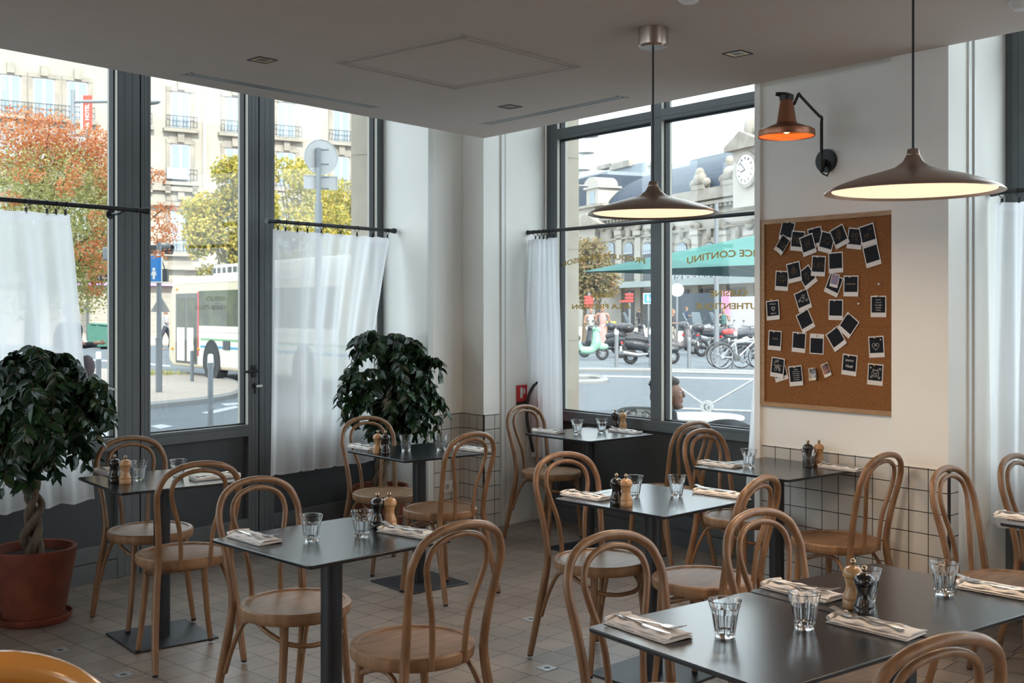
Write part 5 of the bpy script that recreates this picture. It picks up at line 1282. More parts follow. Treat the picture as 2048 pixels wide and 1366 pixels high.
cz_ = lambda py: dp(318, py, D_).z-GZ
m = MB(); m.box(-.36, .085, -.08, -.065, cz_(566), cz_(509)); m.build('sign_board', M_white, t, bevel=.01)
m = MB(); m.box(-.34, .065, -.083, -.08, cz_(563), cz_(512)); m.build('blue_face', mat('sign blue', (.03, .20, .55), .5), t, smooth=False)
m = MB()
for cx, s_ in ((-.07, 1.0), (-.24, 1.45)):
    zc = cz_(548)
    m.prism([(cx+s_*x, zc+s_*z-.0) for x, z in ((-.03, .05), (.03, .05), (.055, -.03), (.025, -.02), (.02, -.10), (-.02, -.10), (-.025, -.02), (-.055, -.03))], 0, .004, Matrix(((1, 0, 0, 0), (0, 0, -1, -.0835), (0, 1, 0, 0), (0, 0, 0, 1))))
    m.ball((cx, -.085, zc+s_*.085), (.03*s_, .004, .03*s_), 10, 8)
m.build('walker_symbol', M_white, t, smooth=False)
m = MB(); zc = cz_(617); m.prism([(-.19, cz_(624)), (.19, cz_(624)), (0, cz_(590))], 0, .01, Matrix(((1, 0, 0, 0), (0, 0, -1, .09), (0, 1, 0, 0), (0, 0, 0, 1)))); m.build('triangle_back', M_signb, t, smooth=False)
m = MB(); m.tube([(0, 0, 0), (0, 0, cz_(677))], .062, 12); m.tube([(0, 0, cz_(679)), (0, 0, cz_(676))], .072, 12); m.build('sleeve', M_galv, t)
t = thing('traffic_light', 'dark traffic light heads above the blue sign', 'traffic light', (*at(322, 21.3), dp(322, 498, 21.3).z))
m = MB(); m.box(-.22, .02, -.1, .1, -.09, .07); m.tube([(.0, 0, 0), (.14, -.02, -.01)], [.10, .09], 14); m.build('housing', mat('dark plastic', (.05, .055, .06), .5), t, smooth=False)
m = MB(); m.tube([(.14, -.02, 0), (.22, -.03, -.01)], [.10, .10], 14, cap=False); m.build('visor', M_iron, t)
m = MB(); m.tube([(-.045, .0, -.1), (-.045, 0, -.16)], .03, 8); m.box(.02, .13, -.06, .06, -.62, -.38); m.tube([(.0, 0, -.16), (.07, 0, -.38)], .012, 6); m.build('mount', M_iron, t)
t = thing('street_name_sign', 'black arrow shaped direction sign with white letters in front of the orange tree', 'sign', (*at(212, 18), dp(212, 555, 18).z))
m = MB(); m.prism([(-.15, 0), (-.12, .048), (.25, .048), (.25, -.048), (-.12, -.048)], 0, .02, Matrix(((1, 0, 0, 0), (0, 0, -1, 0), (0, 1, 0, 0), (0, 0, 0, 1)))); m.build('board', M_black, t, smooth=False)
v, f = text_geo('Pannic', .075, 0, 'LEFT'); m = MB(); m.add([(x-.06, -.022, y-.025) for x, y, z in v], f); m.add([(-.125, -.022, 0), (-.10, -.022, .03), (-.085, -.022, .03), (-.108, -.022, 0), (-.085, -.022, -.03), (-.10, -.022, -.03)], [(0, 3, 2, 1), (0, 5, 4, 3)]); m.build('lettering', M_white, t, smooth=False)
m = MB(); m.tube([(.2, .03, .05), (.2, .03, -dp(212, 555, 18).z+GZ)], .03, 8); m.build('post', M_galv, t)
t = thing('traffic_light', 'grey back of a traffic light among the orange leaves', 'traffic light', (*at(222, 17), dp(222, 508, 17).z))
m = MB(); m.box(-.10, .10, -.09, .09, -.10, .10); m.build('housing', mat('mid grey housing', (.16, .17, .19), .5), t, bevel=.02); m = MB(); m.tube([(.06, .05, 0), (.06, .05, -dp(222, 508, 17).z+GZ)], .04, 8); m.build('post', M_galv, t)
M_bin = mat('green bin plastic', (.04, .13, .10), .5)
for px_, lb in ((208, 'green wheeled bin with its lid bulging, against the pale wall'), (190, 'second green wheeled bin half hidden by the walking person')):
    t = thing('wheelie_bin', lb, 'bin', (*at(px_, 47 if px_ > 200 else 49), GZ)); m = MB(); m.prism([(-.24, -.3), (.24, -.3), (.24, .3), (-.24, .3)], .1, 1.0); m.build('tub', M_bin, t, bevel=.03)
    m = MB(); m.box(-.28, .28, -.36, .34, 1.0, 1.06, Matrix.Rotation(.12, 4, 'Y')); m.build('lid', M_bin, t, bevel=.02); m = MB(); m.tube([(-.22, .25, .1), (.22, .25, .1)], .1, 10); m.build('wheel', M_black, t)
# ---------------------------------------------------------------- people
M_skin = mat('skin', (.30, .165, .115), .55)
def cloth(name, c): return mat(name, tuple(x*.62 for x in c), .85, bump=.1, bscale=60)
def rem(mb, name, m_, parent, vox, sm=2):
    o = mb.build(name, m_, parent); r = o.modifiers.new('r', 'REMESH'); r.mode = 'VOXEL'; r.voxel_size = vox; r.use_smooth_shade = True
    s_ = o.modifiers.new('s', 'SMOOTH'); s_.iterations = sm; s_.factor = .5; return o
def limb(mb, pts, rs, n=10): mb.tube(spline(pts, 4), [rs[min(len(rs)-1, int(i/4))]+(rs[min(len(rs)-1, int(i/4)+1)]-rs[min(len(rs)-1, int(i/4))])*((i % 4)/4) for i in range((len(pts)-1)*4+1)], n)
def walker(label, x, y, rz, h=1.7, top=(.5, .5, .5), low=(.1, .1, .12), hair=(.08, .05, .03), dress=False, arm=.35, stride=.25, bag=None, name='person', coat=False, long_hair=False):
    t = thing(name, label, 'person', (x, y, GZ+.06 if y > 29 and x > 0 else GZ), rz); k = h/1.7
    S = lambda *p: tuple(v*k for v in p)
    b = MB()
    b.ball(S(0, .0, 1.58), (.076*k, .092*k, .115*k), 14, 10); b.ball(S(0, -.095, 1.575), (.014*k, .02*k, .022*k), 8, 6); b.ball(S(0, -.05, 1.505), (.05*k, .05*k, .045*k))
    for s_ in (-1, 1): b.ball(S(s_*.078, .01, 1.575), (.01*k, .02*k, .03*k), 8, 6)
    limb(b, [S(0, .01, 1.50), S(0, .015, 1.42), S(0, .02, 1.36)], [.05*k, .052*k, .06*k])
    limb(b, [S(0, .015, 1.40), S(0, .0, 1.2), S(0, .0, 1.02), S(0, 0, .92)], [.10*k, .115*k, .10*k, .12*k])
    for s_ in (-1, 1):
        limb(b, [S(s_*.10, .01, 1.38), S(s_*.19, .01, 1.34), S(s_*.235, .02, 1.12), S(s_*.22, -arm*.6, 1.02+arm*.25)], [.06*k, .048*k, .038*k, .028*k])
        hx, hy, hz2 = s_*.22, -arm*.6-.03, 1.02+arm*.25
        b.ball(S(hx, hy-.02, hz2), (.022*k, .045*k, .035*k), 8, 6)
        for q in range(4): b.tube([S(hx-.012+q*.008, hy-.05, hz2+.02-q*.012), S(hx-.012+q*.008, hy-.085+.005*abs(q-1.5), hz2+.012-q*.012)], .008*k, 6)
        b.tube([S(hx, hy-.01, hz2+.03), S(hx-s_*.02, hy-.05, hz2+.045)], .009*k, 6)
        limb(b, [S(s_*.085, 0, .95), S(s_*.095, -s_*stride*.35, .50), S(s_*.10, s_*stride*.1*-1-s_*stride*.2, .08)], [.085*k, .055*k, .038*k])
        b.ball(S(s_*.10, -s_*stride*.3-.05, .04), (.04*k, .11*k, .035*k), 10, 6)
    rem(b, 'body', M_skin, t, .014*k)
    c = MB()
    limb(c, [S(0, .018, 1.405), S(0, .005, 1.2), S(0, .0, 1.04), S(0, 0, .90)], [.118*k, .132*k, .122*k, .138*k], 12)
    if not dress:
        for s_ in (-1, 1): limb(c, [S(s_*.10, .01, 1.37), S(s_*.19, .01, 1.335), S(s_*.235, .02, 1.12)]+([S(s_*.222, -arm*.5, 1.02+arm*.2)] if coat else []), [.072*k, .062*k, .052*k, .042*k])
    rem(c, 'top', cloth('cloth %.2f %.2f %.2f' % top, top), t, .018*k)
    l = MB()
    if dress: limb(l, [S(0, 0, 1.0), S(0, 0, .7), S(0, 0, .32)], [.135*k, .165*k, .19*k], 14)
    else:
        for s_ in (-1, 1): limb(l, [S(s_*.075, 0, .97), S(s_*.095, -s_*stride*.35, .50), S(s_*.10, -s_*stride*.3, .10)], [.105*k, .075*k, .06*k])
    rem(l, 'skirt' if dress else 'trousers', cloth('cloth %.2f %.2f %.2f' % low, low), t, .018*k)
    hr = MB(); hr.ball(S(0, .02, 1.61), (.088*k, .098*k, .105*k), 14, 10)
    if long_hair: limb(hr, [S(0, .06, 1.6), S(0, .09, 1.45), S(0, .09, 1.33)], [.08*k, .07*k, .04*k])
    cutm = hr.v; hr.v = [(a, max(bb, -.055*k), cc) if cc < 1.64*k else (a, bb, cc) for a, bb, cc in cutm]
    rem(hr, 'hair', mat('hair %.2f' % hair[0], hair, .6, bump=.3, bscale=120), t, .014*k)
    for q in (-.03, .03):
        e = MB(); e.ball(S(q, -.082, 1.59), (.011*k, .006*k, .006*k), 8, 6); e.build('eye', M_black, t)
    e = MB(); e.ball(S(0, -.088, 1.535), (.022*k, .006*k, .005*k), 8, 6); e.build('mouth', mat('lips', (.35, .10, .08), .5), t)
    if bag:
        bgm = MB(); bgm.ball(S(.30, -.05, .80), (.13*k, .10*k, .17*k)); bgm.build('bag', cloth('bag cloth', bag), t)
    return t
walker('person in dark clothes with bags striding past the edge of the white curtain', at(140, 15.5)[0], 15.5, math.radians(75), 1.72, (.03, .035, .05), (.035, .03, .035), arm=.5, stride=.5, bag=(.06, .04, .05), coat=True)
walker('person in a pale top far away behind the sign post', at(331, 46)[0], 46, math.radians(120), 1.7, (.5, .5, .52), (.06, .06, .08), (.5, .5, .5), stride=.6)
walker('woman in a white and grey sleeveless top behind the mint scooter', at(1181, 42)[0], 42, math.radians(20), 1.68, (.55, .54, .50), (.30, .32, .34), (.30, .20, .12), dress=True, stride=.1)
walker('woman in a long pink sleeveless dress walking behind the scooters', at(1205, 40)[0], 40, math.radians(-5), 1.76, (.58, .38, .36), (.58, .38, .36), (.40, .28, .16), dress=True, arm=.55, stride=.2)
walker('dark figure standing by the station doors', at(1279, 88)[0], 88, 2.6, 1.75, (.05, .05, .06), (.05, .05, .06), coat=True)
walker('person with tied hair at the edge of the window frame behind the motorbikes', at(1346, 45)[0], 45, math.radians(60), 1.62, (.06, .05, .06), (.45, .42, .38), (.16, .08, .05))
walker('person in a blue jacket walking before the station', at(1373, 80)[0], 80, math.radians(70), 1.85, (.03, .05, .11), (.03, .04, .08), coat=True, stride=.4)
walker('person in a green jacket and black skirt facing the motorbikes', at(1447, 50)[0], 50, 0, 1.68, (.06, .18, .17), (.012, .012, .016), (.03, .025, .03), dress=True, arm=.6, long_hair=True)
# seated man just outside the pane
sm = thing('person', 'seated man with stubble, glasses and a dark jacket outside the window', 'person', (*at(1338, 8.15), GZ), math.radians(0))
hz_ = dp(1338, 789, 8.15).z-GZ
b = MB(); hd = lambda x, y, z: (x, y, hz_+z)       # face looks towards +x, slightly up
b.ball(hd(-.02, 0, .035), (.100, .078, .092), 20, 14); b.ball(hd(.035, 0, -.01), (.062, .062, .085), 16, 12); b.ball(hd(.055, 0, -.075), (.040, .042, .034), 14, 10)
b.tube([hd(.082, 0, .040), hd(.099, 0, .012), hd(.112, 0, -.012), hd(.098, 0, -.020)], [.009, .010, .0125, .009], 10); b.ball(hd(.072, 0, .044), (.017, .038, .014), 12, 8); b.ball(hd(.070, 0, -.030), (.024, .034, .030), 12, 8)
b.ball(hd(.093, 0, -.042), (.012, .024, .007), 10, 8); b.ball(hd(.091, 0, -.055), (.011, .022, .007), 10, 8); b.ball(hd(.088, 0, -.088), (.018, .022, .016), 10, 8)
for s_ in (-1, 1): b.ball(hd(-.015, s_*.078, .0), (.020, .010, .032), 10, 8); b.ball(hd(.062, s_*.040, -.012), (.024, .018, .020), 10, 8)
limb(b, [hd(-.01, 0, -.06), hd(-.035, 0, -.12), hd(-.05, 0, -.20)], [.052, .054, .062])
limb(b, [hd(-.05, 0, -.17), (-.08, 0, .66), (-.09, 0, .50)], [.10, .14, .13])
for s_ in (-1, 1):
    limb(b, [(-.03, s_*.10, .835), (-.03, s_*.19, .81), (.02, s_*.22, .48), (.24, s_*.16, .50)], [.06, .05, .04, .028])
    b.ball((.28, s_*.155, .50), (.045, .035, .022), 10, 8)
    for q in range(4): b.tube([(.31, s_*.155-.022+q*.015, .502), (.355-.006*abs(q-1.5), s_*.155-.022+q*.015, .494)], .0085, 6)
    b.tube([(.27, s_*.155-s_*.03, .505), (.31, s_*.155-s_*.05, .505)], .0095, 6)
    limb(b, [(-.09, s_*.09, .47), (.34, s_*.11, .48), (.38, s_*.11, .08)], [.09, .06, .045]); b.ball((.43, s_*.11, .04), (.12, .045, .04), 10, 8)
rem(b, 'body', mat('weathered skin', (.24, .12, .078), .55, var=.08, vscale=40), sm, .0048, 3)
c = MB(); limb(c, [hd(-.040, 0, -.135), (-.05, 0, .72), (-.09, 0, .50), (-.09, 0, .42)], [.085, .160, .155, .15], 14)
for s_ in (-1, 1): limb(c, [(-.03, s_*.10, .842), (-.03, s_*.195, .815), (.02, s_*.225, .48), (.21, s_*.165, .505)], [.08, .066, .056, .042])
c.tube([hd(.02*math.cos(a)*3-.035, .075*math.sin(a), -.135+.012*math.cos(a)) for a in [2*PI*i/16 for i in range(16)]], .022, 8, closed=True)
rem(c, 'jacket', cloth('dark jacket', (.022, .025, .034)), sm, .010)
c = MB()
for s_ in (-1, 1): limb(c, [(-.09, s_*.09, .47), (.34, s_*.11, .48), (.38, s_*.11, .10)], [.11, .08, .065])
rem(c, 'trousers', cloth('dark jeans', (.03, .04, .07)), sm, .014)
hrm = MB(); hrm.ball(hd(-.045, 0, .050), (.095, .088, .088), 18, 12); hrm.ball(hd(-.085, 0, -.015), (.055, .075, .075), 14, 10); hrm.ball(hd(-.02, 0, .105), (.075, .07, .035), 14, 10); hrm.ball(hd(.010, 0, .092), (.068, .074, .040), 14, 10); hrm.ball(hd(-.03, 0, .02), (.062, .083, .06), 14, 10)
rr_ = random.Random(3)
for i in range(130):
    a = rr_.uniform(0, 2*PI); e_ = rr_.uniform(.15, 1.2); p0 = Vector(hd(-.045+.09*math.cos(a)*math.cos(e_), .085*math.sin(a)*math.cos(e_), .05+.085*math.sin(e_)))
    hrm.tube([tuple(p0), tuple(p0+Vector((rr_.uniform(-.035, .03), rr_.uniform(-.01, .01), rr_.uniform(.01, .03))))], [.010, .003], 5)
rem(hrm, 'hair', mat('greying hair', (.035, .024, .017), .75, col2=(.075, .06, .048), vscale=70, bump=.5, bscale=200), sm, .007, 1)
bd = MB(); bd.ball(hd(.056, 0, -.078), (.0410, .0432, .034), 14, 10); bd.ball(hd(.030, 0, -.052), (.040, .052, .033), 14, 10); bd.ball(hd(.092, 0, -.034), (.010, .026, .006), 10, 6)
rem(bd, 'stubble', mat('grey stubble', (.17, .105, .075), .9, col2=(.23, .165, .135), vscale=200, bump=.4, bscale=400), sm, .006, 1)
for s_ in (-1, 1):
    e = MB(); e.ball(hd(.074, s_*.031, .017), (.011, .014, .007), 12, 8); ey = e.build('eye', M_white, sm); e = MB(); e.ball(hd(.083, s_*.031, .017), (.004, .006, .006), 8, 6); e.build('iris', M_black, ey)
gg = MB()
for s_ in (-1, 1): gg.tube([hd(.101, s_*.033+.022*math.cos(a), .012+.018*math.sin(a)) for a in [2*PI*i/18 for i in range(18)]], .0013, 5, closed=True); gg.tube([hd(.101, s_*.055, .018), hd(.05, s_*.075, .020), hd(-.015, s_*.085, .018)], .0014, 5)
gg.tube([hd(.101, -.011, .016), hd(.104, 0, .019), hd(.101, .011, .016)], .0013, 5); gg.build('glasses', M_iron, sm)
# ---------------------------------------------------------------- terrace furniture
M_wick = mat('woven terrace cane', (.50, .50, .50), .5, col2=(.06, .06, .07), vscale=42, detail=0)
def terrace_chair(label, x, y, rz, mname='woven terrace cane'):
    t = thing('terrace_chair', label, 'chair', (x, y, GZ), rz)
    back = [(-.21, -.20, .45), (-.215, -.23, .66), (-.20, -.25, .76), (-.14, -.27, .81), (0, -.28, .82), (.14, -.27, .81), (.20, -.25, .76), (.215, -.23, .66), (.21, -.20, .45)]
    MB().tube(spline(back, 5), .014, 10).build('back_frame', M_galv, t)
    P = spline(back, 5); m = MB(); m.keepn = True; v = [tuple(p) for p in P]; n = len(v); m.add(v, [tuple(range(n))]); o = m.build('woven_back', MATS[mname], t, smooth=False); s_ = o.modifiers.new('s', 'SOLIDIFY'); s_.thickness = .012
    m = MB(); m.prism([(-.2, -.2), (.2, -.2), (.21, .2), (-.21, .2)], .44, .46); m.build('seat', MATS[mname], t, bevel=.01)
    for sx_ in (-1, 1):
        MB().tube([(sx_*.2, .18, .45), (sx_*.21, .2, 0)], .012, 8).build('leg', M_galv, t); MB().tube([(sx_*.21, -.2, .45), (sx_*.22, -.26, 0)], .012, 8).build('leg', M_galv, t)
    return t
terrace_chair('empty woven terrace chair, its rounded back just above the window rail', *at(1270, 8.75), math.radians(165))
terrace_chair('woven terrace chair the man sits on', *[a+b_ for a, b_ in zip(at(1338, 8.15), (-.10, 0))], math.radians(-90))
tt = thing('terrace_table', 'round white terrace table beside the seated man', 'table', (*at(1398, 9.1), GZ))
m = MB(); m.lathe([(0, .725), (.36, .725), (.365, .735), (.36, .748), (0, .75)], 48); m.build('tabletop', M_white, tt); m = MB(); m.lathe([(.03, 0), (.03, .725)], 16); m.build('pole', M_iron, tt); m = MB(); m.lathe([(0, 0), (.22, 0), (.22, .02), (.04, .035), (0, .04)], 24); m.build('foot', M_iron, tt)
c2 = terrace_chair('terrace chair with a black jacket over its back beside the white post', *at(1490, 7.55), math.radians(-160))
jk = thing('jacket', 'black quilted jacket hung over a terrace chair at the edge of the window', 'jacket', (*at(1490, 7.55), GZ), math.radians(-160))
m = MB(); m.ball((0, -.26, .70), (.27, .085, .15), 20, 12); m.ball((-.12, -.27, .62), (.16, .09, .2)); m.ball((.12, -.26, .6), (.15, .08, .2)); rem(m, 'cloth', cloth('black quilt', (.014, .015, .02)), jk, .012)
# parasol
Lc = Vector((.87, 14, 0)); u_ = Vector((.639, -.769, 0)); v_ = Vector((.769, .639, 0)); SD = 3.6
cen = Lc+(u_+v_)*SD/2; ps = thing('parasol', 'large square teal parasol over the terrace outside the lettered window', 'parasol', (cen.x, cen.y, GZ))
M_teal = mat('teal canvas', (.014, .115, .10), .8)
cs = [Lc-cen, Lc+u_*SD-cen, Lc+(u_+v_)*SD-cen, Lc+v_*SD-cen]; ze, za2 = 2.09, 2.62
m = MB(); m.keepn = True
vv = [(0, 0, za2)]; ff = []
for i in range(4):
    a, b_ = cs[i], cs[(i+1) % 4]
    n = 8
    for j in range(n+1):
        for k in range(n+1):
            rr2 = k/n; e_ = a+(b_-a)*(j/n); p = e_*rr2; vv.append((p.x, p.y, za2+(ze-za2)*rr2-.05*math.sin(PI*rr2)*(1-abs(j/n-.5)*2)))
    base_ = 1+i*(n+1)**2
    for j in range(n):
        for k in range(n): q = base_+j*(n+1)+k; ff.append((q, q+1, q+n+2, q+n+1))
m.add(vv, ff); o = m.build('canopy', M_teal, ps); 
m = MB(); m.tube([(0, 0, 0), (0, 0, za2)], .03, 12); m.build('pole', M_galv, ps); m = MB(); m.box(-.35, .35, -.35, .35, 0, .06); m.build('base_plate', M_iron, ps)
for i in range(4):
    a = cs[i]*.98; r_ = MB(); r_.tube([(0, 0, za2-.05), (a.x, a.y, ze-.02)], .012, 6); rb = r_.build('rib', M_galv, ps)
    s_ = MB(); s_.tube([(0, 0, 1.95), (a.x*.5, a.y*.5, (za2+ze)/2-.05)], .012, 6); s_.build('strut', M_galv, rb)
# pedestrian guard rail
gt0 = Vector((*at(1312, 12.05), 0)); gt1 = Vector((*at(1527, 11.55), 0)); gd = (gt1-gt0); GL = gd.length; gd.normalize()
gr = thing('guard_rail', 'pale V-braced street guard rail with a round plate behind the seated man', 'railing', (gt0.x, gt0.y, GZ))
zT = .95; zB_ = .56
for k in (0, 1):
    o_ = gd*GL*k
    m = MB(); m.tube([tuple(o_+Vector((0, 0, zT))), tuple(o_+gd*GL+Vector((0, 0, zT)))], .013, 8); m.tube([tuple(o_+Vector((0, 0, zB_))), tuple(o_+gd*GL+Vector((0, 0, zB_)))], .013, 8); m.build('rail', M_white, gr)
    mid = o_+gd*GL*.485+Vector((0, 0, zB_+.03)); m = MB(); m.tube([tuple(o_+Vector((0, 0, zT))), tuple(mid)], .012, 8); m.tube([tuple(o_+gd*GL+Vector((0, 0, zT))), tuple(mid)], .012, 8); m.build('brace', M_white, gr)
    pl = MB(); nn = Vector((-gd.y, gd.x, 0)); pl.tube([tuple(mid-nn*.02+Vector((0, 0, .0))), tuple(mid+nn*.02+Vector((0, 0, .0)))], .068, 22); plo = pl.build('plate', M_white, gr)
    e = MB(); e.tube([tuple(mid-nn*.022+gd*x+Vector((0, 0, z))) for x, z in ((.0, -.03), (-.02, -.02), (-.022, .02), (0, .03))], .004, 5); e.tube([tuple(mid-nn*.022+gd*x+Vector((0, 0, z))) for x, z in ((.022, -.02), (.02, .0), (.03, .01))], .004, 5); e.build('engraving', M_iron, plo)
for k in (0, 1, 2): m = MB(); o_ = gd*GL*k; m.tube([tuple(o_), tuple(o_+Vector((0, 0, zT+.03)))], .022, 10); m.build('post', M_white, gr)
# ---------------------------------------------------------------- two-wheelers
M_tyre = mat('tyre', (.02, .02, .022), .8); M_rim = mat('alloy', (.35, .36, .38), .35, metal=.8)
def wheel(t, x, r, w=.06, spokes=5):
    m = MB(); m.tube([(x+(r-w/2)*math.cos(a), 0, r+(r-w/2)*math.sin(a)) for a in [2*PI*i/24 for i in range(24)]], w/2, 8, closed=True); wh = m.build('wheel', M_tyre, t)
    m = MB()
    for k in range(spokes): a = 2*PI*k/spokes; m.tube([(x, 0, r), (x+(r-w)*math.cos(a), 0, r+(r-w)*math.sin(a))], .018 if spokes < 9 else .004, 6)
    m.tube([(x, -.05, r), (x, .05, r)], .05, 12); m.tube([(x+(r-w)*math.cos(a), 0, r+(r-w)*math.sin(a)) for a in [2*PI*i/20 for i in range(20)]], .012, 6, closed=True); m.build('rim', M_rim, wh); return wh
def scooter(label, px, D, rz, col, seatc=(.02, .02, .025), case=None, screen=False, big=False, silver=False, z=None, lean=0):
    t = thing('motor_scooter' if not big else 'motorcycle', label, 'motorbike', (*at(px, D), GZ+.06), rz, group='parked two-wheelers before the station')
    c = mat('paint %.2f %.2f %.2f' % col, tuple(x*.7 for x in col), .4, coat=.15); r = .30 if big else .22; wb = .72 if big else .62
    wheel(t, wb, r, .10); wheel(t, -wb, r, .12)
    m = MB()
    if not big:
        limb(m, [(-.80, 0, .62), (-.55, 0, .58), (-.25, 0, .52), (-.10, 0, .36)], [.10, .17, .16, .10]); limb(m, [(-.15, 0, .33), (.12, 0, .30), (.34, 0, .33)], [.13, .13, .10])
        limb(m, [(.30, 0, .32), (.42, 0, .55), (.40, 0, .90)], [.11, .16, .10])
        m.ball((.62, 0, .42), (.22, .09, .11), 12, 8); m.ball((.40, 0, .98), (.12, .13, .09), 12, 8)
    else:
        limb(m, [(-.75, 0, .80), (-.45, 0, .78), (-.1, 0, .80), (.25, 0, .88)], [.07, .12, .15, .15]); limb(m, [(-.3, 0, .48), (.05, 0, .42), (.3, 0, .55)], [.13, .17, .13]); limb(m, [(.3, 0, .8), (.5, 0, .88), (.6, 0, .95)], [.14, .15, .10]); m.ball((.72, 0, .62), (.2, .07, .08), 12, 8)
    rem(m, 'body', c, t, .03, 2)
    m = MB(); limb(m, [(-.78, 0, .74+.12*big), (-.45, 0, .74+.12*big), (-.12, 0, .68+.12*big)], [.08, .13, .10]); rem(m, 'seat', mat('seat vinyl %.2f' % seatc[0], seatc, .5), t, .03, 2)
    m = MB(); m.tube([(.52 if not big else .62, 0, r), (.40, 0, .95), (.37, 0, 1.05)], .025, 8); m.tube([(.33, -.34, 1.06), (.38, 0, 1.04), (.33, .34, 1.06)], .016, 8); m.build('handlebar', M_iron, t)
    for s_ in (-1, 1): m = MB(); m.tube([(.36, s_*.25, 1.06), (.40, s_*.30, 1.20)], .006, 6); m.ball((.40, s_*.31, 1.22), (.015, .06, .035), 8, 6); m.build('mirror', M_iron, t)
    m = MB(); m.tube([(.50, 0, .96), (.545, 0, .95)], .07, 14); m.build('headlight', M_white, t)
    m = MB(); m.box(-.90, -.86, -.07, .07, .60+.1*big, .66+.1*big); m.build('tail_light', mat('red lens', (.5, .02, .02), .3), t); m = MB(); m.box(-.92, -.90, -.09, .09, .38, .52); m.build('number_plate', M_white, t, smooth=False)
    m = MB(); m.tube([(-.15, -.16, .30), (-.45, -.18, .27), (-.88, -.19, .34)], [.03, .06, .065], 12); m.build('exhaust', M_rim if silver else M_black, t)
    if case: m = MB(); m.ball((-.86, 0, .98), (.22, .23, .16), 16, 10); rem(m, 'top_case', mat('case %.2f' % case[0], tuple(x*.6 for x in case), .4, coat=.1), t, .03, 1)
    if screen: m = MB(); m.keepn = True; m.add([(.45, -.2, 1.05), (.45, .2, 1.05), (.25, .17, 1.48), (.25, -.17, 1.48)], [(0, 1, 2, 3)]); o = m.build('windscreen', mat('smoky screen', (.30, .36, .40), .1, spec=.8), t, smooth=False); s_ = o.modifiers.new('s', 'SOLIDIFY'); s_.thickness = .01
    return t
scooter('mint green scooter beside the stone edge of the window', 1167, 35, 0.25, (.30, .56, .42), (.04, .03, .03))
scooter('black scooter with a square top case behind the mint one', 1205, 37, PI-.35, (.025, .03, .04), case=(.03, .03, .035))
scooter('large black maxi scooter with a silver exhaust in the middle of the row', 1303, 32.5, .12, (.03, .035, .045), silver=True, screen=True, case=None)
scooter('red scooter half hidden behind the maxi scooter', 1292, 38, .3, (.45, .03, .03), case=(.05, .05, .06))
scooter('dark grey scooter with a round top case left of the red one', 1262, 41, .4, (.05, .05, .06), case=(.05, .07, .07))
scooter('grey brown scooter under a cover behind the window mullion', 1352, 40, -.2, (.13, .12, .13), (.14, .12, .13), screen=True)
scooter('navy scooter with orange tail light turned away from the window', 1386, 44, 1.0, (.02, .035, .055), case=(.05, .04, .04), screen=True)
scooter('black motorcycle with the largest rear wheel and a black top case', 1438, 38, .45, (.02, .03, .04), case=(.05, .045, .045), big=True)
scooter('black motorcycle with a red band behind the bicycles', 1482, 36, .55, (.02, .02, .028), (.35, .03, .03), big=True)
scooter('dark motorcycle farthest along the row beside the white post', 1512, 40, .5, (.05, .045, .07), big=True)
scooter('pale motorcycle standing behind the navy scooter', 1410, 46, .2, (.20, .22, .24), big=True, screen=True)
scooter('dark scooter in the second row beside the pink dress', 1236, 45, .2, (.04, .05, .07), screen=True)
def bicycle(label, px, D, rz, col):
    t = thing('bicycle', label, 'bicycle', (*at(px, D), GZ+.06), rz, group='bicycles at the rack'); c = mat('bike paint %.2f' % col[0], col, .3, metal=.4)
    wheel(t, .52, .33, .035, 14); wheel(t, -.52, .33, .035, 14)
    m = MB()
    for a, b_ in (((-.10, 0, .30), (-.18, 0, .80)), ((-.10, 0, .30), (.36, 0, .72)), ((-.16, 0, .72), (.34, 0, .80)), ((.33, 0, .86), (.38, 0, .66)), ((-.52, .04, .33), (-.10, .02, .30)), ((-.52, .04, .33), (-.16, .01, .72)), ((.38, 0, .66), (.52, .04, .33))): m.tube([a, b_], .017, 8)
    m.build('frame', c, t)
    m = MB(); m.ball((-.2, 0, .85), (.13, .07, .035)); m.build('saddle', M_black, t); m = MB(); m.tube([(.28, -.26, 1.0), (.34, -.1, .98), (.34, .1, .98), (.28, .26, 1.0)], .012, 8); m.tube([(.34, 0, .98), (.33, 0, .84)], .014, 8); m.build('handlebar', M_iron, t)
    m = MB(); m.tube([(-.10, -.03, .30), (-.10, .03, .30)], .09, 14); m.tube([(-.10, -.06, .30), (-.0, -.07, .18)], .01, 6); m.build('crank', M_iron, t)
    m = MB(); m.tube([(-.52+.36*math.cos(a), 0, .33+.36*math.sin(a)) for a in [math.radians(x) for x in range(40, 190, 15)]], .018, 6); m.build('mudguard', M_iron, t)
bicycle('silver bicycle nearest the street at the rack', 1482, 29.6, .15, (.45, .46, .48)); bicycle('second bicycle just behind the silver one', 1474, 30.4, .1, (.08, .09, .11)); bicycle('dark bicycle at the rack cut by the white post', 1519, 30.2, .2, (.12, .12, .16))
bk_ = thing('bike_rack', 'thick grey tubular bicycle rack', 'bike rack', (*at(1466, 30), GZ+.06), .1)
m = MB(); m.tube(spline([(0, 0, 0), (0, 0, .55), (.06, 0, .66), (.2, 0, .70), (.75, 0, .70), (.88, 0, .66), (.92, 0, .55), (.92, 0, 0)], 5), .04, 10); m.build('hoop', M_galv, bk_); m = MB(); m.tube([(.25, 0, .15), (.85, 0, .62)], .035, 10); m.build('brace', M_galv, bk_)
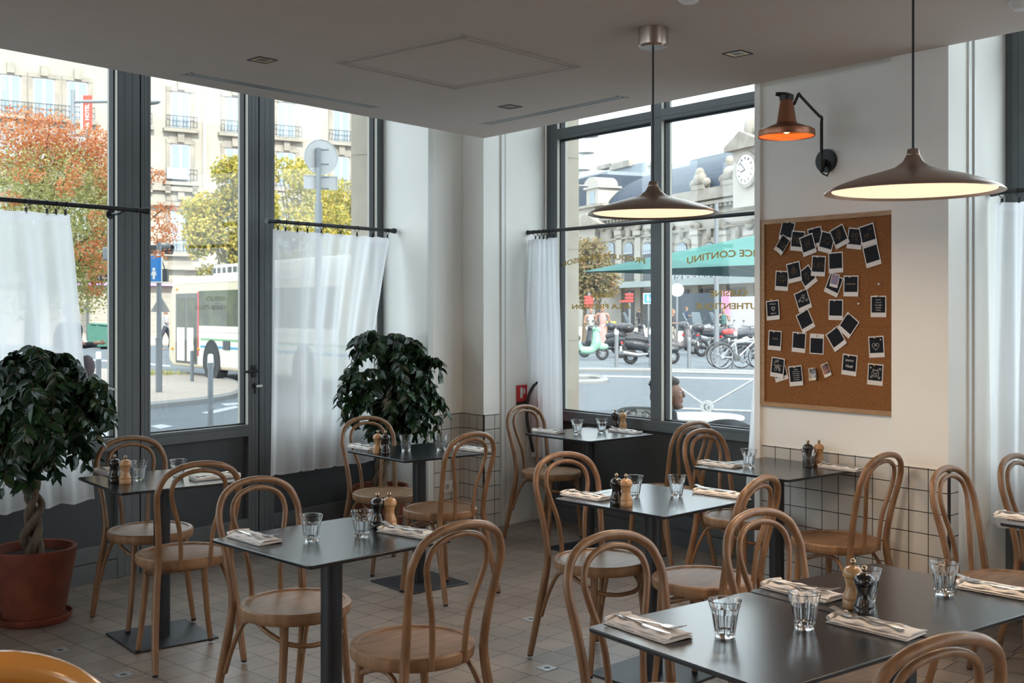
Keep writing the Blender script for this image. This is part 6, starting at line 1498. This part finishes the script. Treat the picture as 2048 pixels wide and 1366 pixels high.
# poles and signs on the square
t = thing('lamp_post', 'tall grey post rising in front of the station roof', 'post', (*at(1433, 33), GZ)); m = MB(); m.tube([(0, 0, 0), (0, 0, dp(1433, 407, 33).z-GZ)], [.085, .06], 12); m.build('shaft', M_galv, t); m = MB(); m.tube([(0, 0, 0), (0, 0, .35)], .12, 12); m.build('foot', M_galv, t)
t = signpost('road_sign', 'round sign seen from behind, next to the window mullion on the station side', 1354, 40, 560, .04); m = MB(); m.lathe([(0, -.01), (.24, -.01), (.24, .01), (0, .01)], 28, Matrix.Translation((0, -.06, dp(0, 580, 40).z-GZ)) @ Matrix.Rotation(PI/2, 4, 'X')); m.build('round_plate', M_signb, t)
t = signpost('road_sign', 'blue and white pedestrian sign beside the window mullion', 1297, 42, 586, .035); zc = dp(0, 597, 42).z-GZ
m = MB(); m.box(-.20, .20, -.05, -.04, zc-.20, zc+.20); m.build('sign_board', M_white, t, smooth=False); m = MB(); m.box(-.17, .17, -.053, -.05, zc-.17, zc+.17); m.build('blue_face', MATS['sign blue'], t, smooth=False); m = MB(); m.ball((-.03, -.055, zc+.09), (.035, .005, .035)); m.box(-.065, .005, -.058, -.053, zc-.10, zc+.05); m.ball((.08, -.055, zc+.0), (.025, .005, .025)); m.box(.055, .105, -.058, -.053, zc-.10, zc-.03); m.build('walker_symbol', M_white, t, smooth=False)
M_dred = mat('direction sign red', (.36, .045, .04), .5)
for px_, pys, D_, lb in ((1259, (589, 595.5, 602), 44, 'stack of red direction signs seen past the word BIÈRES'), (1178, (594, 600, 606, 612), 42, 'dark post with red direction signs beside the stone edge')):
    t = signpost('direction_sign', lb, px_, D_, 585, .05); m = MB()
    for i, py in enumerate(pys): zc = dp(0, py, D_).z-GZ; m.prism([(-.15-(.22 if i == 2 and px_ > 1200 else 0), zc-.05), (.15, zc-.05), (.15, zc+.05), (-.15, zc+.05), (-.20-(.22 if i == 2 and px_ > 1200 else 0), zc)], 0, .02, Matrix(((1, 0, 0, 0), (0, 0, -1, -.06), (0, 1, 0, 0), (0, 0, 0, 1)))); 
    m.build('arm_board', M_dred, t, smooth=False)
t = thing('litter_bin', 'small yellow rimmed litter bin behind the scooters', 'bin', (*at(1222, 60), GZ+.06)); m = MB(); m.lathe([(.2, .0), (.24, .9), (.2, .9)], 14); m.build('bag', mat('dull bag', (.4, .4, .35), .6), t); m = MB(); m.lathe([(.26, .88), (.28, .90), (.28, .98), (.25, .98)], 14); m.build('ring', mat('yellow plastic', (.6, .5, .05), .5), t)
# stacked disc lamps on a curved mast beside the stone edge
t = thing('street_lamp', 'tall curved mast with four flat disc lamps in the station sky', 'street lamp', (*at(1145, 38), GZ))
m = MB(); zf = lambda py: dp(0, py, 38).z-GZ; m.tube(spline([(0, 0, 0), (.0, 0, zf(420)), (.28, 0, zf(330)), (.75, 0, zf(205)), (1.0, 0, zf(140))], 6), .07, 8); m.build('mast', M_white, t)
for px_, py in ((1180, 273), (1172, 306), (1164, 340), (1160, 373)):
    xx = at(px_, 38)[0]-at(1145, 38)[0]; m = MB(); m.ball((xx, 0, zf(py)), (.30, .30, .045), 16, 8); ld = m.build('disc_lamp', M_signb, t)
# ---------------------------------------------------------------- the station
FS = Fr(at(1400, 100), (-.399, .917), (.917, .399))
M_s1 = mat('white station stone', (.40, .38, .35), .9, col2=(.35, .33, .295), vscale=.35, detail=8)
M_s2 = mat('stained station stone', (.32, .30, .265), .9, col2=(.22, .20, .17), vscale=.8, detail=8)
M_slate = mat('blue slate', (.040, .056, .085), .75, col2=(.026, .038, .060), vscale=2.5, stretch=(1, 1, 3))
M_zinc = mat('zinc roof', (.20, .235, .265), .5)
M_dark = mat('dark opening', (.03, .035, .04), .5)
sn = thing('station_building', 'grand white stone railway station with a curved slate roof and a clock', 'building', FS.p(0, 0, GZ)); OS = sn.location.copy()
def sp(boxes, name, m_, par=sn, **k): return part(FS, OS, par, name, m_, boxes, **k)
ss = lambda px, n=0: FS.s(px, n)
sz = lambda px, py, n=0: FS.z(px, py, n)
eave = sz(1400, 400); top_ = sz(1400, 296); rid = sz(1400, 283)
s_l, s_r = ss(1200), -60
sp([(s_r, s_l, 0, 16, GZ, eave)], 'wall', M_s1)
# curved mansard roof with a rounded hip
mb = MB(); mb.M = Matrix.Translation(-OS) @ FS.M(); nq = 12; prof = [(6.5*(1-math.cos(PI/2*i/nq)), eave+(top_-eave)*math.sin(PI/2*i/nq)) for i in range(nq+1)]
v = []; f = []
for i, (nn_, z) in enumerate(prof):
    hip = (nn_/6.5)*7.5
    v += [(s_r, .15+nn_, z), (s_l-.6-hip, .15+nn_, z), (s_l-.6-hip, 15.8-nn_, z)]
for i in range(nq): a = i*3; f += [(a, a+1, a+4, a+3), (a+1, a+2, a+5, a+4)]
mb.keepn = True; mb.add(v, f); mb.build('slate_roof', M_slate, sn, angle=60)
sp([(s_r, s_l-8.0, 6.2, 15.0, top_-.1, top_+.25)], 'zinc_roof', M_zinc); sp([(s_r, s_l-8.0, 5.9, 6.9, top_-.1, rid)], 'ridge_band', M_zinc)
sp([(s_r, s_l, -.6, .3, eave-.15, eave+.25), (s_r, s_l, -.9, 0, sz(1400, 415), sz(1400, 409)), (s_r, s_l, -.3, 0, sz(1400, 432), sz(1400, 426)), (s_r, s_l, -.35, 0, sz(1400, 461), sz(1400, 457)), (s_r, s_l, -.25, .3, eave+.25, eave+.9)], 'cornice', M_s2)
dn = [(s_l-.7*i-.32, s_l-.7*i, -.75, 0, sz(1400, 421), sz(1400, 416)) for i in range(120)]
sp(dn, 'dentils', M_s2)
sp([(ss(1447, -2), ss(1447, -2)+.0, 0, 0, 0, .01)], 'joint', M_s2) if False else None
arches = [1225, 1262, 1300, 1368, 1423, 1480, 1530]
def archbox(par, s0, w, z0, zs, n0, m_, name, rr=None):
    mb = MB(); mb.M = Matrix.Translation(-OS) @ FS.M(); pts = [(s0-w/2, z0), (s0+w/2, z0), (s0+w/2, zs)]+[(s0+w/2*math.cos(math.radians(a)), zs+.55*w/2*math.sin(math.radians(a))) for a in range(15, 180, 15)]+[(s0-w/2, zs)]
    n = len(pts); mb.add([(a, n0, z) for a, z in pts]+[(a, .0, z) for a, z in pts], [tuple(range(n)), tuple(range(n, 2*n))[::-1]]+[(i, (i+1) % n, n+(i+1) % n, n+i) for i in range(n)]); return mb.build(name, m_, par, smooth=False)
for px_ in arches:
    s0 = ss(px_); zt0 = sz(px_, 484); zb0 = sz(px_, 560); w = 1.75
    sr_ = archbox(sn, s0, w+.9, zb0, zt0-.3, -.22, M_s2, 'arch_surround'); archbox(sr_, s0, w, zb0, zt0-.5, -.26, M_dark, 'opening')
    wn = archbox(sn, s0, w*.94, sz(px_, 508), zt0-.55, -.30, M_pane2, 'window')
    part(FS, OS, wn, 'glazing_bar', M_sash, [(s0-w/2+.1+i*w*.9/4-.03, s0-w/2+.1+i*w*.9/4+.03, -.34, -.30, sz(px_, 508), zt0-.4) for i in range(5)]+[(s0-w/2, s0+w/2, -.34, -.30, sz(px_, 508), sz(px_, 506))])
    mb = MB(); mb.M = Matrix.Translation(-OS) @ FS.M(); mb.ball((s0, -.25, zt0+.75), (.32, .25, .55), 10, 8); mb.ball((s0-1.9, -.25, zt0+1.5), (.5, .2, .35), 10, 8); mb.ball((s0+1.9, -.25, zt0+1.5), (.5, .2, .35), 10, 8); mb.build('carving', M_s2, sn)
for px_ in (1243, 1281, 1343, 1396, 1452, 1506): s0 = ss(px_); sp([(s0-.55, s0+.55, -.35, 0, 0, sz(px_, 462)), (s0-.7, s0+.7, -.5, 0, sz(px_, 470), sz(px_, 462))], 'pilaster', M_s1)
# urns on the parapet
for px_, hh in ((1400, 2.4), (1460, 2.9)): s0 = ss(px_); mb = MB(); mb.M = Matrix.Translation(-OS) @ FS.M(); mb.box(s0-1.0, s0+1.0, -.3, .4, eave+.9, eave+1.3); mb.ball((s0, 0, eave+1.9), (.85, .45, .65)); mb.ball((s0, 0, eave+hh), (.45, .4, .5)); mb.ball((s0-1.0, 0, eave+1.5), (.6, .3, .4)); mb.ball((s0+1.0, 0, eave+1.5), (.6, .3, .4)); mb.build('parapet_ornament', M_s2, sn)
# clock gable
cp = ss(1493, -2.2); 
ck = sp([(ss(1520, -2), ss(1466, -2), -2.0, .5, eave-1.5, sz(1490, 287, -2))], 'clock_gable', M_s1)
mb = MB(); mb.M = Matrix.Translation(-OS) @ FS.M(); sL, sR = ss(1457, -2), ss(1530, -2); zb2 = sz(1490, 298, -2); za3 = sz(1490, 262, -2)
pt = [(sR, zb2), (sL, zb2), (sL, zb2+.35), ((sL+sR)/2+.3, za3), (sR, zb2+.35)]; n = len(pt)
mb.add([(a, -2.5, z) for a, z in pt]+[(a, .3, z) for a, z in pt], [tuple(range(n)), tuple(range(n, 2*n))[::-1]]+[(i, (i+1) % n, n+(i+1) % n, n+i) for i in range(n)]); mb.build('pediment', M_s2, ck, smooth=False)
mb = MB(); mb.M = Matrix.Translation(-OS) @ FS.M(); q0 = ss(1487, -2.3); mb.ball((q0, -1.6, sz(1487, 259, -2)), (.75, .5, 1.0)); mb.ball((q0+.3, -1.6, sz(1487, 250, -2)), (.45, .3, .5)); mb.ball((q0-.7, -1.6, sz(1487, 262, -2)), (.4, .3, .4)); mb.build('finial_sculpture', M_s2, ck)
cl = MB(); cc_ = FS.p(cp, -2.05, sz(1493, 340, -2.05))-OS; nn = FS.n; R1_ = 1.18
cl.tube([tuple(cc_), tuple(cc_-nn*.25)], 1.45, 36); cr = cl.build('clock_surround', M_s2, ck)
cl = MB(); cl.tube([tuple(cc_-nn*.25), tuple(cc_-nn*.28)], R1_, 36); cl.build('clock_face', mat('clock enamel', (.60, .62, .64), .4), cr)
cl = MB(); dd = -FS.d
def cpnt(a, r): return cc_-nn*.31+dd*(r*math.sin(a))+Vector((0, 0, r*math.cos(a)))
for k in range(12): a = PI/6*k; cl.tube([tuple(cpnt(a, .82)), tuple(cpnt(a, 1.02))], .045, 5)
cl.tube([tuple(cc_-nn*.31), tuple(cpnt(math.radians(-104), .62))], .06, 5); cl.tube([tuple(cc_-nn*.31), tuple(cpnt(math.radians(-48), .95))], .045, 5); cl.build('clock_hand', M_iron, cr, smooth=False)
# canopy and entrance zone
sp([(s_r, ss(1215), -4.5, -.1, sz(1400, 571), sz(1400, 565)), (s_r, ss(1215), -4.6, -4.4, sz(1400, 574), sz(1400, 562))], 'canopy', mat('glass canopy', (.20, .25, .25), .4))
sp([(ss(x)-.9, ss(x)+.9, -.15, 0, 0, sz(1400, 578)) for x in (1262, 1300, 1368, 1395, 1423, 1452, 1480, 1508)], 'doorway', M_dark)
sp([(ss(1461), ss(1330), -.45, 0, sz(1400, 560), sz(1400, 544))], 'name_fascia', mat('grey fascia', (.13, .14, .15), .6))
v, f = text_geo('GARE DE BORDEAUX ST JEAN', .58, 0, 'LEFT'); sA0 = ss(1325, -.48); sA1 = ss(1462, -.48); xm = max(p[0] for p in v); m = MB(); zb3 = sz(1400, 558)
m.add([tuple(FS.p(sA0+(sA1-sA0)*x/xm, -.48, zb3+y)-OS) for x, y, z in v], f); m.build('station_name', M_white, sn, smooth=False)
sp([(ss(1440, -9), ss(1345, -9), -9, -8.8, GZ, sz(1400, 592))], 'hoarding', mat('dark blue hoarding', (.03, .05, .07), .6)); sp([(ss(1510, -9), ss(1442, -9), -9, -8.8, GZ, sz(1470, 598))], 'pale_hoarding', mat('pale hoarding', (.42, .40, .42), .6))
sp([(ss(1460, -9), ss(1446, -9), -9.1, -9, 1.2, 3.0)], 'poster', mat('pink poster', (.55, .25, .42), .6))
# pavilion and roofs farther back
pv = thing('station_wing', 'lower station wing with a dormer, pediment and chimneys beside the curved roof', 'building', FS.p(s_l, 0, GZ)); OP = pv.location.copy()
FP2 = Fr(tuple(FS.p(s_l, 0, 0)[:2]), tuple(FS.d[:2]), tuple(FS.n[:2]))
def pp(boxes, name, m_, par=pv): return part(FP2, OP, par, name, m_, boxes)
q_ = lambda px: FP2.s(px); z_ = lambda px, py: FP2.z(px, py)
pp([(.2, 40, -.5, 14, GZ, z_(1180, 412))], 'wall', M_s1); pp([(.2, 40, .3, 13, z_(1180, 412), z_(1180, 352))], 'slate_roof', M_slate); pp([(.2, 40, 1, 12, z_(1180, 352), z_(1180, 345))], 'zinc_roof', M_zinc)
pp([(q_(1207), q_(1183), -.6, 2, z_(1195, 410), z_(1195, 378)), (q_(1210), q_(1180), -.8, 2, z_(1195, 378), z_(1195, 374))], 'dormer', M_s1)
mb = MB(); mb.M = Matrix.Translation(-OP) @ FP2.M(); s0 = q_(1195); zz0 = z_(1195, 374); pts = [(s0+1.7*math.cos(math.radians(a)), zz0+1.0*math.sin(math.radians(a))) for a in range(0, 181, 15)]; n = len(pts); mb.add([(a, -.8, z) for a, z in pts]+[(a, 1.5, z) for a, z in pts], [tuple(range(n)), tuple(range(n, 2*n))[::-1]]+[(i, (i+1) % n, n+(i+1) % n, n+i) for i in range(n)]); mb.build('dormer_hood', M_s1, pv, smooth=False)
pp([(q_(1200), q_(1190), -.65, -.6, z_(1195, 408), z_(1195, 384))], 'dormer_window', M_pane2)
mb = MB(); mb.M = Matrix.Translation(-OP) @ FP2.M(); pts = [(q_(1225), z_(1200, 452)), (q_(1165), z_(1200, 452)), (q_(1195), z_(1195, 428))]; mb.add([(a, -1.5, z) for a, z in pts]+[(a, 0, z) for a, z in pts], [(0, 1, 2), (5, 4, 3), (0, 1, 4, 3), (1, 2, 5, 4), (2, 0, 3, 5)]); mb.build('pediment', M_s2, pv, smooth=False)
pp([(-2, 40, -.9, 0, z_(1195, 415), z_(1195, 410)), (-2, 40, -.7, 0, z_(1195, 458), z_(1195, 452)), (-2, 40, -.4, 0, z_(1195, 500), z_(1195, 495))], 'cornice', M_s2)
pp([(q_(1179), q_(1168), 8, 9, z_(1175, 348), z_(1175, 322)), (q_(1182), q_(1166), 7.8, 9.2, z_(1175, 323), z_(1175, 320))], 'chimney', M_s1)
fb_ = thing('distant_roof', 'far grey roof with chimney blocks rising behind the curved station roof', 'building', FP2.p(0, 18, GZ)); OP = fb_.location.copy()
zf2 = lambda px, py: FP2.z(px, py, 18); qf = lambda px: FP2.s(px, 18)
part(FP2, OP, fb_, 'roof', M_zinc, [(qf(1290), qf(1195), 18, 26, GZ, zf2(1230, 338))]); part(FP2, OP, fb_, 'parapet', M_s2, [(qf(1228), qf(1199), 17.5, 19, zf2(1210, 338), zf2(1210, 330)), (qf(1264), qf(1225), 17.5, 19, zf2(1240, 338), zf2(1240, 325))])
# buildings across on the far left of the square close the view between both windows
